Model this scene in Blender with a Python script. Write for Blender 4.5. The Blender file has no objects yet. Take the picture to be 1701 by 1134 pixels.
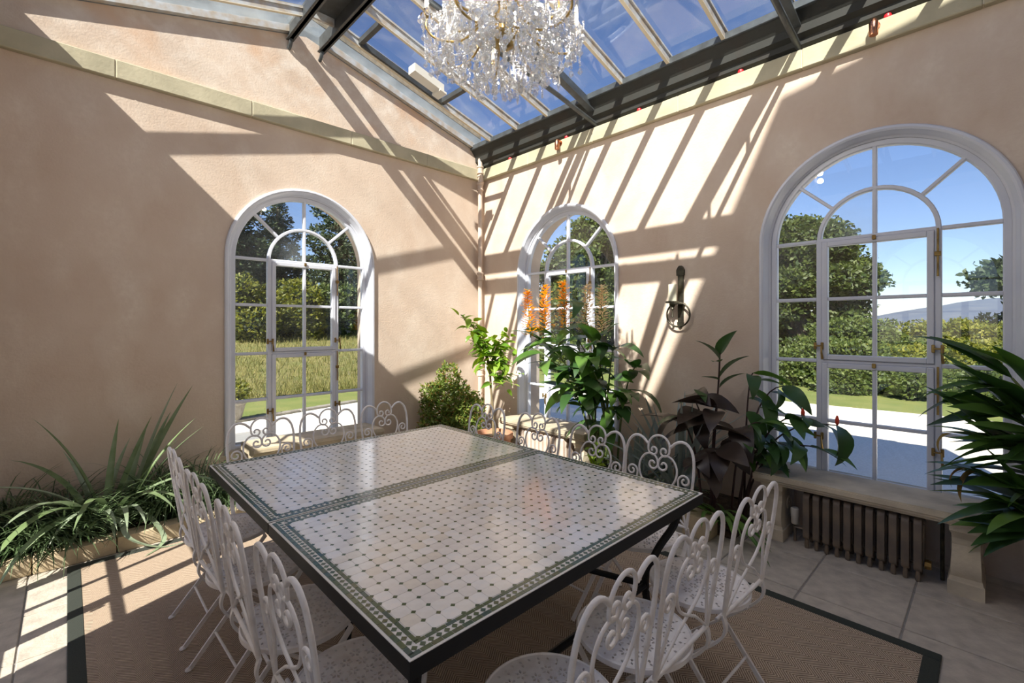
import bpy, bmesh, math, random
import numpy as np
from mathutils import Vector, Matrix

PI = math.pi
R = math.radians
rnd = random.Random(7)
scene = bpy.context.scene
COL = scene.collection

# ------------------------------------------------------------------ camera
cam_d = bpy.data.cameras.new('camera')
cam = bpy.data.objects.new('camera', cam_d)
COL.objects.link(cam)
cam.location = (-4.0, -4.76, 1.5)
cam.rotation_euler = (R(90), 0, R(46.12 - 90))
cam_d.sensor_width = 36.0
cam_d.lens = 768.6 / 1701 * 36
cam_d.shift_y = -(567 - 541.4) / 1701
cam_d.clip_start = 0.02
cam_d.clip_end = 6000
scene.camera = cam

# ------------------------------------------------------------------ sky, sun, exposure
SUN = Vector((1.0, 0.429, -0.955)).normalized()
world = bpy.data.worlds.new('sky')
scene.world = world
world.use_nodes = True
wn = world.node_tree.nodes
wl = world.node_tree.links
sky = wn.new('ShaderNodeTexSky')
sky.sky_type = 'NISHITA'
sky.sun_disc = False
sky.sun_elevation = math.asin(-SUN.z)
sky.sun_rotation = math.atan2(-SUN.x, -SUN.y)
sky.air_density = 1.0
sky.dust_density = 0.0
sky.ozone_density = 3.0
wn['Background'].inputs['Strength'].default_value = 0.10
tint = wn.new('ShaderNodeMixRGB'); tint.blend_type = 'MULTIPLY'; tint.inputs[0].default_value = 1.0
tint.inputs[2].default_value = (0.86, 0.835, 0.95, 1)
wl.new(sky.outputs[0], tint.inputs[1])
wl.new(tint.outputs[0], wn['Background'].inputs['Color'])
sun_d = bpy.data.lights.new('sun', 'SUN')
sun_d.energy = 7.6
sun_d.angle = R(0.53)
sun_d.color = (1.0, 0.93, 0.82)
sun = bpy.data.objects.new('sun', sun_d)
COL.objects.link(sun)
sun.rotation_euler = SUN.to_track_quat('-Z', 'Y').to_euler()
sun.location = (-12, -6, 14)
scene.view_settings.view_transform = 'Standard'
scene.view_settings.look = 'None'
scene.view_settings.gamma = 1.0
scene.view_settings.use_curve_mapping = False
scene.view_settings.exposure = 0.66
scene.cycles.transparent_max_bounces = 16
scene.cycles.max_bounces = 7
scene.cycles.diffuse_bounces = 5
scene.cycles.glossy_bounces = 3
scene.cycles.use_adaptive_sampling = True
scene.cycles.adaptive_threshold = 0.025

# ------------------------------------------------------------------ materials
MATS = {}
def mat(name, c1, c2=None, rough=0.6, metal=0.0, scale=8.0, bump=0.0, bscale=None, coat=0.0, per=None,
        translucent=0.0, detail=6.0, spec=0.5, contrast=(0.35, 0.65), emission=None):
    """procedural material: two colours mixed by noise (or by a per-object / per-island random), with bump"""
    m = bpy.data.materials.new(name)
    m.use_nodes = True
    nt = m.node_tree
    n, l = nt.nodes, nt.links
    b = n['Principled BSDF']
    b.inputs['Roughness'].default_value = rough
    b.inputs['Metallic'].default_value = metal
    b.inputs['Specular IOR Level'].default_value = spec
    if coat:
        b.inputs['Coat Weight'].default_value = coat
        b.inputs['Coat Roughness'].default_value = 0.08
    tc = n.new('ShaderNodeTexCoord')
    c1 = (*c1, 1)
    if c2 is None:
        b.inputs['Base Color'].default_value = c1
        colsock = None
    else:
        mix = n.new('ShaderNodeMixRGB')
        mix.inputs[1].default_value = c1
        mix.inputs[2].default_value = (*c2, 1)
        if per == 'island':
            g = n.new('ShaderNodeNewGeometry')
            l.new(g.outputs['Random Per Island'], mix.inputs[0])
        elif per == 'object':
            g = n.new('ShaderNodeObjectInfo')
            nz = n.new('ShaderNodeTexNoise')
            nz.inputs['Scale'].default_value = scale
            l.new(tc.outputs['Object'], nz.inputs['Vector'])
            ad = n.new('ShaderNodeMath'); ad.operation = 'ADD'
            l.new(g.outputs['Random'], ad.inputs[0]); l.new(nz.outputs[0], ad.inputs[1])
            sb = n.new('ShaderNodeMath'); sb.operation = 'SUBTRACT'; sb.use_clamp = True
            l.new(ad.outputs[0], sb.inputs[0]); sb.inputs[1].default_value = 0.5
            l.new(sb.outputs[0], mix.inputs[0])
        else:
            nz = n.new('ShaderNodeTexNoise')
            nz.inputs['Scale'].default_value = scale
            nz.inputs['Detail'].default_value = detail
            l.new(tc.outputs['Object'], nz.inputs['Vector'])
            rp = n.new('ShaderNodeValToRGB')
            rp.color_ramp.elements[0].position = contrast[0]
            rp.color_ramp.elements[1].position = contrast[1]
            l.new(nz.outputs[0], rp.inputs[0])
            l.new(rp.outputs[0], mix.inputs[0])
        l.new(mix.outputs[0], b.inputs['Base Color'])
        colsock = mix.outputs[0]
    if bump:
        nb = n.new('ShaderNodeTexNoise')
        nb.inputs['Scale'].default_value = bscale or scale * 5
        nb.inputs['Detail'].default_value = 5
        l.new(tc.outputs['Object'], nb.inputs['Vector'])
        bp = n.new('ShaderNodeBump')
        bp.inputs['Strength'].default_value = bump
        bp.inputs['Distance'].default_value = 0.01
        l.new(nb.outputs[0], bp.inputs['Height'])
        l.new(bp.outputs[0], b.inputs['Normal'])
    if translucent:
        t = n.new('ShaderNodeBsdfTranslucent')
        if colsock:
            hs = n.new('ShaderNodeHueSaturation')
            hs.inputs['Value'].default_value = 1.5
            hs.inputs['Saturation'].default_value = 1.15
            l.new(colsock, hs.inputs['Color'])
            l.new(hs.outputs[0], t.inputs['Color'])
        else:
            t.inputs['Color'].default_value = c1
        ms = n.new('ShaderNodeMixShader')
        ms.inputs[0].default_value = translucent
        l.new(b.outputs[0], ms.inputs[1])
        l.new(t.outputs[0], ms.inputs[2])
        l.new(ms.outputs[0], n['Material Output'].inputs['Surface'])
    if emission:
        b.inputs['Emission Color'].default_value = (*emission[0], 1)
        b.inputs['Emission Strength'].default_value = emission[1]
    MATS[name] = m
    return m

def glass(name, tint, refl=1.0, dirt_glint=0.0, dscale=3.0, dcol=(0.6, 0.6, 0.55), boost=0.0):
    """thin pane: clear transmission, Fresnel mirror reflection, patches of grime"""
    m = bpy.data.materials.new(name)
    m.use_nodes = True
    n, l = m.node_tree.nodes, m.node_tree.links
    n.remove(n['Principled BSDF'])
    t = n.new('ShaderNodeBsdfTransparent'); t.inputs[0].default_value = (*tint, 1)
    g = n.new('ShaderNodeBsdfGlossy'); g.inputs['Roughness'].default_value = 0.0
    g.inputs['Color'].default_value = (refl, refl, refl, 1)
    lw = n.new('ShaderNodeLayerWeight'); lw.inputs['Blend'].default_value = 0.5     # Schlick, both faces of the pane
    pw = n.new('ShaderNodeMath'); pw.operation = 'POWER'; pw.inputs[1].default_value = 5.0
    l.new(lw.outputs['Facing'], pw.inputs[0])
    ma = n.new('ShaderNodeMath'); ma.operation = 'MULTIPLY_ADD'; ma.use_clamp = True
    ma.inputs[1].default_value = 0.92; ma.inputs[2].default_value = 0.07
    l.new(pw.outputs[0], ma.inputs[0])
    fac = ma.outputs[0]
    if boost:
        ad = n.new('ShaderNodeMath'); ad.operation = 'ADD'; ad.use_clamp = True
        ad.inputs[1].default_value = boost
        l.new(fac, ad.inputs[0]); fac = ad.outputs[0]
    ms = n.new('ShaderNodeMixShader')
    l.new(fac, ms.inputs[0]); l.new(t.outputs[0], ms.inputs[1]); l.new(g.outputs[0], ms.inputs[2])
    out = ms
    if dirt_glint:
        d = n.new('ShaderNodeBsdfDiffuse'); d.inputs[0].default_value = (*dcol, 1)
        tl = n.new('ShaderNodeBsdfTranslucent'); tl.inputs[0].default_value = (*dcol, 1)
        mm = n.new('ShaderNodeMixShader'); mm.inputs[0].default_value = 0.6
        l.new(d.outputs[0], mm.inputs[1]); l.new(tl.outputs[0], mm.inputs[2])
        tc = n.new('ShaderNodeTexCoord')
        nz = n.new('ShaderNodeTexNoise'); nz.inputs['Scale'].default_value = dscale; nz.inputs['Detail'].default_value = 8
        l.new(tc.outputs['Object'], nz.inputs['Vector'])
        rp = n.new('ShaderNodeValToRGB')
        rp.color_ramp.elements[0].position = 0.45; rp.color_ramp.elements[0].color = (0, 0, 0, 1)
        rp.color_ramp.elements[1].position = 0.85; rp.color_ramp.elements[1].color = (dirt_glint, dirt_glint, dirt_glint, 1)
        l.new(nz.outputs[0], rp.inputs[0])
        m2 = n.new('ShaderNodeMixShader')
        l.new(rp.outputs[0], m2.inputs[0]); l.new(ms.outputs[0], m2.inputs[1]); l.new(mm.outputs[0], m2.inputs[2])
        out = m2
    l.new(out.outputs[0], n['Material Output'].inputs['Surface'])
    MATS[name] = m
    return m

def plaster():
    m = bpy.data.materials.new('salmon_plaster')
    m.use_nodes = True
    n, l = m.node_tree.nodes, m.node_tree.links
    b = n['Principled BSDF']; b.inputs['Roughness'].default_value = 0.8
    b.inputs['Specular IOR Level'].default_value = 0.25
    tc = n.new('ShaderNodeTexCoord')
    def noise(s, det, stretch=None):
        nz = n.new('ShaderNodeTexNoise'); nz.inputs['Scale'].default_value = s; nz.inputs['Detail'].default_value = det
        if stretch:
            mp = n.new('ShaderNodeMapping'); mp.inputs['Scale'].default_value = stretch
            l.new(tc.outputs['Object'], mp.inputs[0]); l.new(mp.outputs[0], nz.inputs['Vector'])
        else:
            l.new(tc.outputs['Object'], nz.inputs['Vector'])
        return nz
    def ramp(src, p0, p1):
        rp = n.new('ShaderNodeValToRGB'); rp.color_ramp.elements[0].position = p0; rp.color_ramp.elements[1].position = p1
        l.new(src, rp.inputs[0]); return rp.outputs[0]
    def mix(f, a, c):
        mx = n.new('ShaderNodeMixRGB')
        if isinstance(f, float): mx.inputs[0].default_value = f
        else: l.new(f, mx.inputs[0])
        for i, v in ((1, a), (2, c)):
            if isinstance(v, tuple): mx.inputs[i].default_value = (*v, 1)
            else: l.new(v, mx.inputs[i])
        return mx.outputs[0]
    c = mix(ramp(noise(1.5, 9).outputs[0], .36, .64), (0.655, 0.54, 0.44), (0.575, 0.445, 0.345))
    c = mix(ramp(noise(3.4, 10, (1, 1, .6)).outputs[0], .46, .72), c, (0.71, 0.61, 0.51))
    c = mix(ramp(noise(26, 4).outputs[0], .3, .9), c, (0.62, 0.50, 0.405))
    # limewash bloom high up near the roof: pale crust and rust
    sx = n.new('ShaderNodeSeparateXYZ'); l.new(tc.outputs['Object'], sx.inputs[0])
    hi = n.new('ShaderNodeMapRange'); hi.inputs[1].default_value = 3.3; hi.inputs[2].default_value = 4.0
    l.new(sx.outputs[2], hi.inputs[0])
    mu = n.new('ShaderNodeMath'); mu.operation = 'MULTIPLY'
    l.new(ramp(noise(7, 10).outputs[0], .45, .7), mu.inputs[0]); l.new(hi.outputs[0], mu.inputs[1])
    c = mix(mu.outputs[0], c, (0.74, 0.65, 0.56))
    mu2 = n.new('ShaderNodeMath'); mu2.operation = 'MULTIPLY'
    l.new(ramp(noise(2.4, 8).outputs[0], .52, .66), mu2.inputs[0]); l.new(hi.outputs[0], mu2.inputs[1])
    c = mix(mu2.outputs[0], c, (0.63, 0.44, 0.31))
    l.new(c, b.inputs['Base Color'])
    bp = n.new('ShaderNodeBump'); bp.inputs['Strength'].default_value = 0.15; bp.inputs['Distance'].default_value = 0.016
    ad = n.new('ShaderNodeMath'); ad.operation = 'MULTIPLY_ADD'
    l.new(noise(9, 10, (1, 1, 2.2)).outputs[0], ad.inputs[0]); ad.inputs[1].default_value = 0.7
    l.new(noise(60, 3).outputs[0], ad.inputs[2])
    l.new(ad.outputs[0], bp.inputs['Height']); l.new(bp.outputs[0], b.inputs['Normal'])
    MATS['plaster'] = m
plaster()

def rug_material():
    """sisal woven in herringbone: stripes zigzag across narrow columns"""
    m = bpy.data.materials.new('herringbone_sisal')
    m.use_nodes = True
    n, l = m.node_tree.nodes, m.node_tree.links
    b = n['Principled BSDF']; b.inputs['Roughness'].default_value = 0.9; b.inputs['Specular IOR Level'].default_value = 0.1
    tc = n.new('ShaderNodeTexCoord')
    sx = n.new('ShaderNodeSeparateXYZ'); l.new(tc.outputs['Object'], sx.inputs[0])
    def M(op, a, bb=None, cc=None):
        q = n.new('ShaderNodeMath'); q.operation = op
        for i, v in enumerate((a, bb, cc)):
            if v is None: continue
            if isinstance(v, (int, float)): q.inputs[i].default_value = v
            else: l.new(v, q.inputs[i])
        return q.outputs[0]
    zig = M('PINGPONG', sx.outputs[0], 0.058)
    v = M('ADD', sx.outputs[1], M('MULTIPLY', zig, 0.8))
    st = M('FRACT', M('DIVIDE', v, 0.0125))
    tri = M('MULTIPLY', M('ABSOLUTE', M('SUBTRACT', st, 0.5)), 2.0)
    rp = n.new('ShaderNodeValToRGB')
    rp.color_ramp.elements[0].position = 0.3; rp.color_ramp.elements[0].color = (0.25, 0.18, 0.125, 1)
    rp.color_ramp.elements[1].position = 0.62; rp.color_ramp.elements[1].color = (0.64, 0.515, 0.40, 1)
    l.new(tri, rp.inputs[0])
    nz = n.new('ShaderNodeTexNoise'); nz.inputs['Scale'].default_value = 90; nz.inputs['Detail'].default_value = 3
    l.new(tc.outputs['Object'], nz.inputs['Vector'])
    mx = n.new('ShaderNodeMixRGB'); mx.blend_type = 'MULTIPLY'; mx.inputs[0].default_value = 0.35
    l.new(rp.outputs[0], mx.inputs[1]); l.new(nz.outputs[0], mx.inputs[2])
    l.new(mx.outputs[0], b.inputs['Base Color'])
    bp = n.new('ShaderNodeBump'); bp.inputs['Strength'].default_value = 0.5; bp.inputs['Distance'].default_value = 0.004
    l.new(tri, bp.inputs['Height']); l.new(bp.outputs[0], b.inputs['Normal'])
    MATS['rug'] = m
rug_material()

mat('course_stone', (0.52, 0.47, 0.33), (0.43, 0.39, 0.27), rough=.85, scale=5, bump=.2, bscale=40)
mat('bench_stone', (0.60, 0.51, 0.37), (0.40, 0.34, 0.25), rough=.85, scale=6, bump=.3, bscale=45)
mat('bench_old', (0.62, 0.54, 0.41), (0.44, 0.38, 0.29), rough=.85, scale=6, bump=.3, bscale=45)
mat('kerb_stone', (0.58, 0.47, 0.31), (0.46, 0.37, 0.25), rough=.85, scale=9, bump=.3)
mat('slab_stone', (0.56, 0.505, 0.43), (0.36, 0.32, 0.275), rough=.7, scale=13, bump=.3, bscale=70, detail=10, contrast=(.3, .75))
mat('joint', (0.30, 0.28, 0.26), (0.24, 0.22, 0.20), rough=.95, scale=30)
mat('white_paint', (0.68, 0.70, 0.77), (0.61, 0.63, 0.71), rough=.35, scale=3, bump=.04)
mat('roof_bar', (0.50, 0.52, 0.53), (0.42, 0.35, 0.27), rough=.5, metal=.1, scale=14, bump=.1)
mat('steel_dark', (0.065, 0.070, 0.070), (0.045, 0.045, 0.042), rough=.45, scale=10, bump=.06)
mat('steel_blue', (0.10, 0.115, 0.125), (0.065, 0.07, 0.072), rough=.4, metal=.3, scale=10)
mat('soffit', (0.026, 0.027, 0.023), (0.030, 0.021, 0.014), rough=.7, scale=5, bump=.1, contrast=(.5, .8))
mat('lead', (0.34, 0.37, 0.38), (0.24, 0.26, 0.26), rough=.5, metal=.2, scale=5, bump=.1)
mat('moss_stone', (0.30, 0.25, 0.17), (0.17, 0.14, 0.10), rough=.9, scale=18, bump=.3)
mat('putty', (0.62, 0.55, 0.42), rough=.8)
mat('pipe_cream', (0.66, 0.55, 0.46), (0.58, 0.46, 0.37), rough=.5, scale=12)
mat('brass', (0.42, 0.28, 0.10), (0.25, 0.16, 0.06), rough=.35, metal=.9, scale=20)
mat('old_brass', (0.55, 0.38, 0.14), (0.30, 0.20, 0.08), rough=.3, metal=1.0, scale=30)
mat('bronze', (0.10, 0.095, 0.065), (0.055, 0.05, 0.04), rough=.4, metal=.7, scale=25)
mat('copper', (0.62, 0.27, 0.15), rough=.25, metal=1.0)
mat('red_cap', (0.55, 0.02, 0.03), rough=.4)
mat('wax', (0.72, 0.70, 0.55), rough=.5, translucent=.2)
mat('bulb_added_glow', (1, .9, .75), rough=.3, emission=((1.0, 0.86, 0.66), 6.0))  # glow added to candle tips that are not lit
mat('candle_white', (0.80, 0.70, 0.52), rough=.5)
mat('chair_paint', (0.86, 0.83, 0.82), (0.72, 0.66, 0.63), rough=.5, scale=22, bump=.12, contrast=(.45, .8))
mat('table_black', (0.013, 0.013, 0.014), rough=.5, spec=.25)
for i, (a, c) in enumerate((((.84, .82, .80), (.78, .75, .72)), ((.81, .78, .76), (.74, .71, .69)),
                            ((.80, .75, .68), (.72, .67, .61)), ((.79, .79, .80), (.85, .82, .80)))):
    mat('tile_white%d' % i, a, c, rough=.13, scale=30, bump=.03, bscale=14, spec=.8)
for i, (a, c) in enumerate((((.045, .085, .035), (.075, .11, .05)), ((.03, .075, .045), (.05, .10, .06)),
                            ((.07, .085, .035), (.10, .12, .06)), ((.02, .07, .07), (.035, .085, .075)))):
    mat('tile_green%d' % i, a, c, rough=.16, scale=60)
mat('tile_grout', (.72, .70, .67), rough=.55)
mat('rug_binding', (0.035, 0.042, 0.034), (0.025, 0.03, 0.024), rough=.85, scale=200, bump=.2)
mat('terracotta', (0.52, 0.25, 0.14), (0.42, 0.22, 0.14), rough=.8, scale=8, bump=.15)
mat('soil', (0.05, 0.035, 0.022), (0.10, 0.07, 0.045), rough=1.0, scale=30, bump=.6)
mat('radiator_iron', (0.26, 0.20, 0.145), (0.12, 0.105, 0.10), rough=.5, metal=.5, scale=5, bump=.2)
mat('valve_white', (0.62, 0.60, 0.55), rough=.5)
mat('leaf_green', (0.065, 0.15, 0.03), (0.13, 0.24, 0.05), rough=.35, per='object', scale=6, translucent=.25)
mat('leaf_dark', (0.032, 0.08, 0.022), (0.06, 0.13, 0.035), rough=.35, per='object', scale=6, translucent=.18)
mat('leaf_lime', (0.22, 0.36, 0.035), (0.34, 0.46, 0.06), rough=.4, per='object', scale=6, translucent=.4)
mat('leaf_citrus', (0.13, 0.27, 0.03), (0.28, 0.40, 0.05), rough=.35, per='object', scale=6, translucent=.35)
mat('leaf_silver', (0.15, 0.22, 0.09), (0.33, 0.40, 0.29), rough=.35, per='object', scale=9, translucent=.15)
mat('leaf_blue', (0.24, 0.30, 0.27), (0.34, 0.39, 0.38), rough=.4, per='object', scale=9, translucent=.1)
mat('leaf_purple', (0.030, 0.020, 0.018), (0.065, 0.045, 0.032), rough=.35, per='object', scale=5, translucent=.15)
mat('leaf_dead', (0.38, 0.20, 0.07), (0.28, 0.19, 0.06), rough=.8, per='object', scale=20, translucent=.3)
mat('grass_dark', (0.03, 0.06, 0.02), (0.14, 0.20, 0.10), rough=.35, per='island', translucent=.12)
mat('azalea', (0.08, 0.14, 0.025), (0.26, 0.33, 0.07), rough=.45, per='island', translucent=.3)
mat('azalea_red', (0.30, 0.15, 0.04), (0.36, 0.22, 0.07), rough=.5, per='island', translucent=.3)
mat('stem_green', (0.10, 0.15, 0.04), (0.16, 0.19, 0.06), rough=.5, scale=10)
mat('stem_brown', (0.22, 0.17, 0.09), (0.15, 0.11, 0.06), rough=.8, scale=20)
mat('stem_dark', (0.05, 0.02, 0.02), rough=.5)
mat('flower_orange', (0.80, 0.34, 0.03), (0.90, 0.56, 0.09), rough=.5, per='island', translucent=.35)
mat('flower_cream', (0.82, 0.74, 0.52), (0.74, 0.54, 0.32), rough=.5, per='island', translucent=.3)
mat('flower_red', (0.60, 0.05, 0.02), rough=.5)
mat('bark', (0.10, 0.08, 0.055), (0.06, 0.05, 0.035), rough=.95, scale=10, bump=.5)
mat('gravel', (0.96, 0.90, 0.79), (0.86, 0.79, 0.67), rough=.95, scale=45, bump=.5, bscale=90)
mat('lawn', (0.13, 0.17, 0.035), (0.19, 0.205, 0.055), rough=.95, scale=1.6, bump=.4, bscale=60)
mat('meadow', (0.21, 0.18, 0.065), (0.14, 0.15, 0.04), rough=.95, scale=1.2, bump=.5, bscale=30)
mat('meadow_blade', (0.27, 0.235, 0.085), (0.14, 0.16, 0.04), rough=.8, per='island', translucent=.3)
mat('paving_grey', (0.34, 0.34, 0.33), (0.27, 0.27, 0.26), rough=.9, scale=6, per='object')
mat('planter_stone', (0.30, 0.28, 0.24), (0.22, 0.20, 0.17), rough=.9, scale=10, bump=.3)
mat('tree_oak', (0.035, 0.062, 0.012), (0.10, 0.13, 0.026), rough=.55, per='island', translucent=.3)
mat('tree_yellow', (0.09, 0.12, 0.018), (0.24, 0.235, 0.032), rough=.55, per='island', translucent=.35)
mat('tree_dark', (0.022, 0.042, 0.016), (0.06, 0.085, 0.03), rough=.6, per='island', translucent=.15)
mat('tree_mid', (0.05, 0.085, 0.018), (0.13, 0.165, 0.035), rough=.55, per='island', translucent=.3)
mat('hazy_hill', (0.075, 0.10, 0.155), (0.105, 0.125, 0.165), rough=1, scale=.012)  # distance haze put into the hill colour
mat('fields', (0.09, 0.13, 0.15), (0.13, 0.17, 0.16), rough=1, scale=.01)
mat('house_wall', (0.80, 0.77, 0.72), (0.76, 0.73, 0.68), rough=.9, scale=2)
mat('fence_wood', (0.05, 0.045, 0.04), rough=.9)
mat('opener_white', (0.70, 0.68, 0.62), rough=.5)
glass('window_glass', (0.95, 0.97, 0.97), dirt_glint=.10, dscale=2.2, dcol=(.75, .8, .85))
glass('roof_glass', (0.90, 0.94, 0.97), dirt_glint=.22, dscale=3.5, dcol=(.62, .64, .60))
glass('fogged_glass', (0.88, 0.92, 0.94), dirt_glint=.55, dscale=1.6, dcol=(.70, .76, .78))
glass('crystal', (0.95, 0.96, 0.97), boost=.30, dirt_glint=.36, dscale=160, dcol=(.92, .93, .95))  # white flecks paint the sparkle of cut glass
# ------------------------------------------------------------------ geometry helpers
def mesh_of(bm, name='mesh', smooth=False, angle=None):
    me = bpy.data.meshes.new(name)
    bmesh.ops.recalc_face_normals(bm, faces=bm.faces)
    bm.to_mesh(me)
    bm.free()
    if smooth:
        me.polygons.foreach_set('use_smooth', [True] * len(me.polygons))
        if angle:
            me.set_sharp_from_angle(angle=R(angle))
    return me

def obj(name, data, m=None, parent=None, loc=None, rot=None, scale=None, smooth=False, angle=40):
    """one mesh object; data is a bmesh or a mesh"""
    if isinstance(data, bmesh.types.BMesh):
        data = mesh_of(data, name, smooth, angle)
    if m is not None and not data.materials:
        data.materials.append(MATS[m])
    o = bpy.data.objects.new(name, data)
    COL.objects.link(o)
    if parent is not None: o.parent = parent
    if loc is not None: o.location = loc
    if rot is not None: o.rotation_euler = rot
    if scale is not None: o.scale = scale
    return o

def empty(name, loc=(0, 0, 0), rotz=0.0):
    o = bpy.data.objects.new(name, None)
    o.empty_display_size = 0.05
    COL.objects.link(o)
    o.location = loc
    o.rotation_euler = (0, 0, rotz)
    return o

def tag(o, label, cat, group=None):
    o['label'] = label
    o['category'] = cat
    if group: o['group'] = group
    return o

def kind(o, k, label=None, cat=None):
    o['kind'] = k
    if label: o['label'] = label
    if cat: o['category'] = cat
    return o

def copy_tree(o, parent=None):
    c = o.copy()
    COL.objects.link(c)
    c.parent = parent
    for ch in list(o.children):
        copy_tree(ch, c)
    return c

def BM():
    return bmesh.new()

def box(bm, lo, hi, bevel=0.0, mtx=None, seg=1):
    lo, hi = Vector(lo), Vector(hi)
    r = bmesh.ops.create_cube(bm, size=1.0)
    vs = r['verts']
    for v in vs:
        v.co = Vector(((v.co.x + .5) * (hi.x - lo.x) + lo.x, (v.co.y + .5) * (hi.y - lo.y) + lo.y, (v.co.z + .5) * (hi.z - lo.z) + lo.z))
    if bevel:
        es = list({e for v in vs for e in v.link_edges})
        rr = bmesh.ops.bevel(bm, geom=es, offset=bevel, segments=seg, affect='EDGES', profile=.6)
        vs = list({v for f in rr['faces'] for v in f.verts} | {v for v in vs if v.is_valid})
    if mtx is not None:
        bmesh.ops.transform(bm, matrix=mtx, verts=[v for v in vs if v.is_valid])
    return bm

def tube(bm, pts, r, sides=8, closed=False, caps=True, flat=None):
    """sweep a round (or flat=(w,h) rectangular) section along points; r number or list"""
    pts = [Vector(p) for p in pts]
    n = len(pts)
    rs = r if isinstance(r, (list, tuple)) else [r] * n
    tang = []
    for i in range(n):
        a = pts[i - 1] if (i > 0 or closed) else pts[i]
        b = pts[(i + 1) % n] if (i < n - 1 or closed) else pts[i]
        t = b - a
        if t.length < 1e-9: t = Vector((0, 0, 1))
        tang.append(t.normalized())
    up = Vector((0, 0, 1)) if abs(tang[0].z) < .9 else Vector((1, 0, 0))
    nrm = (up - tang[0] * up.dot(tang[0])).normalized()
    rings = []
    for i in range(n):
        nrm = nrm - tang[i] * nrm.dot(tang[i])
        if nrm.length < 1e-6:
            nrm = tang[i].orthogonal()
        nrm.normalize()
        bn = tang[i].cross(nrm)
        ring = []
        if flat:
            w, h = flat
            for sx, sy in ((-1, -1), (1, -1), (1, 1), (-1, 1)):
                ring.append(bm.verts.new(pts[i] + nrm * (sx * w / 2) + bn * (sy * h / 2)))
        else:
            for k in range(sides):
                a = 2 * PI * k / sides
                ring.append(bm.verts.new(pts[i] + (nrm * math.cos(a) + bn * math.sin(a)) * rs[i]))
        rings.append(ring)
    m = len(rings[0])
    for i in range(n - 1 + (1 if closed else 0)):
        A, B = rings[i], rings[(i + 1) % n]
        for k in range(m):
            bm.faces.new((A[k], A[(k + 1) % m], B[(k + 1) % m], B[k]))
    if caps and not closed:
        bm.faces.new(rings[0][::-1]); bm.faces.new(rings[-1])
    return bm

def lathe(bm, prof, seg=20, center=(0, 0), cap=True):
    """prof: (r, z) from bottom to top"""
    rings = []
    for r, z in prof:
        if r < 1e-6:
            rings.append([bm.verts.new((center[0], center[1], z))])
        else:
            rings.append([bm.verts.new((center[0] + r * math.cos(2 * PI * k / seg), center[1] + r * math.sin(2 * PI * k / seg), z)) for k in range(seg)])
    for A, B in zip(rings, rings[1:]):
        for k in range(seg):
            k2 = (k + 1) % seg
            if len(A) == 1 and len(B) == 1: continue
            if len(A) == 1: bm.faces.new((A[0], B[k2], B[k]))
            elif len(B) == 1: bm.faces.new((A[k], A[k2], B[0]))
            else: bm.faces.new((A[k], A[k2], B[k2], B[k]))
    if cap:
        if len(rings[0]) > 1: bm.faces.new(rings[0][::-1])
        if len(rings[-1]) > 1: bm.faces.new(rings[-1])
    return bm

def prism(bm, poly, axis, lo, hi):
    """extrude a 2-D polygon along axis (0 x, 1 y, 2 z)"""
    def P(a, b, c):
        return {0: (c, a, b), 1: (a, c, b), 2: (a, b, c)}[axis]
    A = [bm.verts.new(P(a, b, lo)) for a, b in poly]
    B = [bm.verts.new(P(a, b, hi)) for a, b in poly]
    n = len(poly)
    bm.faces.new(A); bm.faces.new(B[::-1])
    for i in range(n):
        bm.faces.new((A[i], A[(i + 1) % n], B[(i + 1) % n], B[i]))
    return bm

def fill_solid(outer, holes, lo, hi, P):
    """plate with holes: 2-D loops filled on two faces, with side walls; P(a, b, depth) -> 3-D"""
    bm = BM()
    for d in (lo, hi):
        edges = []
        for loop in [outer] + holes:
            vs = [bm.verts.new(P(a, b, d)) for a, b in loop]
            for i in range(len(vs)):
                edges.append(bm.edges.new((vs[i], vs[(i + 1) % len(vs)])))
        bmesh.ops.triangle_fill(bm, use_beauty=True, use_dissolve=False, edges=edges)
    for loop in [outer] + holes:
        a = [bm.verts.new(P(x, y, lo)) for x, y in loop]
        b = [bm.verts.new(P(x, y, hi)) for x, y in loop]
        for i in range(len(loop)):
            j = (i + 1) % len(loop)
            bm.faces.new((a[i], a[j], b[j], b[i]))
    bmesh.ops.remove_doubles(bm, verts=bm.verts, dist=1e-5)
    return bm

def catmull(pts, n=6):
    pts = [Vector(p) for p in pts]
    out = []
    for i in range(len(pts) - 1):
        p0 = pts[max(i - 1, 0)]; p1 = pts[i]; p2 = pts[i + 1]; p3 = pts[min(i + 2, len(pts) - 1)]
        for k in range(n):
            t = k / n
            out.append(.5 * ((2 * p1) + (p2 - p0) * t + (2 * p0 - 5 * p1 + 4 * p2 - p3) * t * t + (3 * p1 - p0 - 3 * p2 + p3) * t ** 3))
    out.append(pts[-1])
    return out

def soup(name, verts, faces, m, parent=None, smooth=False):
    me = bpy.data.meshes.new(name)
    verts = np.asarray(verts, dtype=np.float32).reshape(-1, 3)
    faces = np.asarray(faces, dtype=np.int32)
    k = faces.shape[1]
    me.vertices.add(len(verts)); me.vertices.foreach_set('co', verts.ravel())
    me.loops.add(faces.size); me.loops.foreach_set('vertex_index', faces.ravel())
    me.polygons.add(len(faces)); me.polygons.foreach_set('loop_start', np.arange(0, faces.size, k, dtype=np.int32))
    me.update(calc_edges=True)
    return obj(name, me, m, parent)

# ------------------------------------------------------------------ room measures
XL, YD = -4.55, -5.61            # left wall, house wall; the corner seen is at (0, 0)
XR = -2.275                      # ridge
TH = 0.36                        # wall thickness
WC = [('A', -2.268), ('B', -1.432), ('B', -4.185), ('C', -1.432), ('C', -4.185)]
OPEN_R, OPEN_Z0, SPRING = 0.70, 0.34, 2.135

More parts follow.
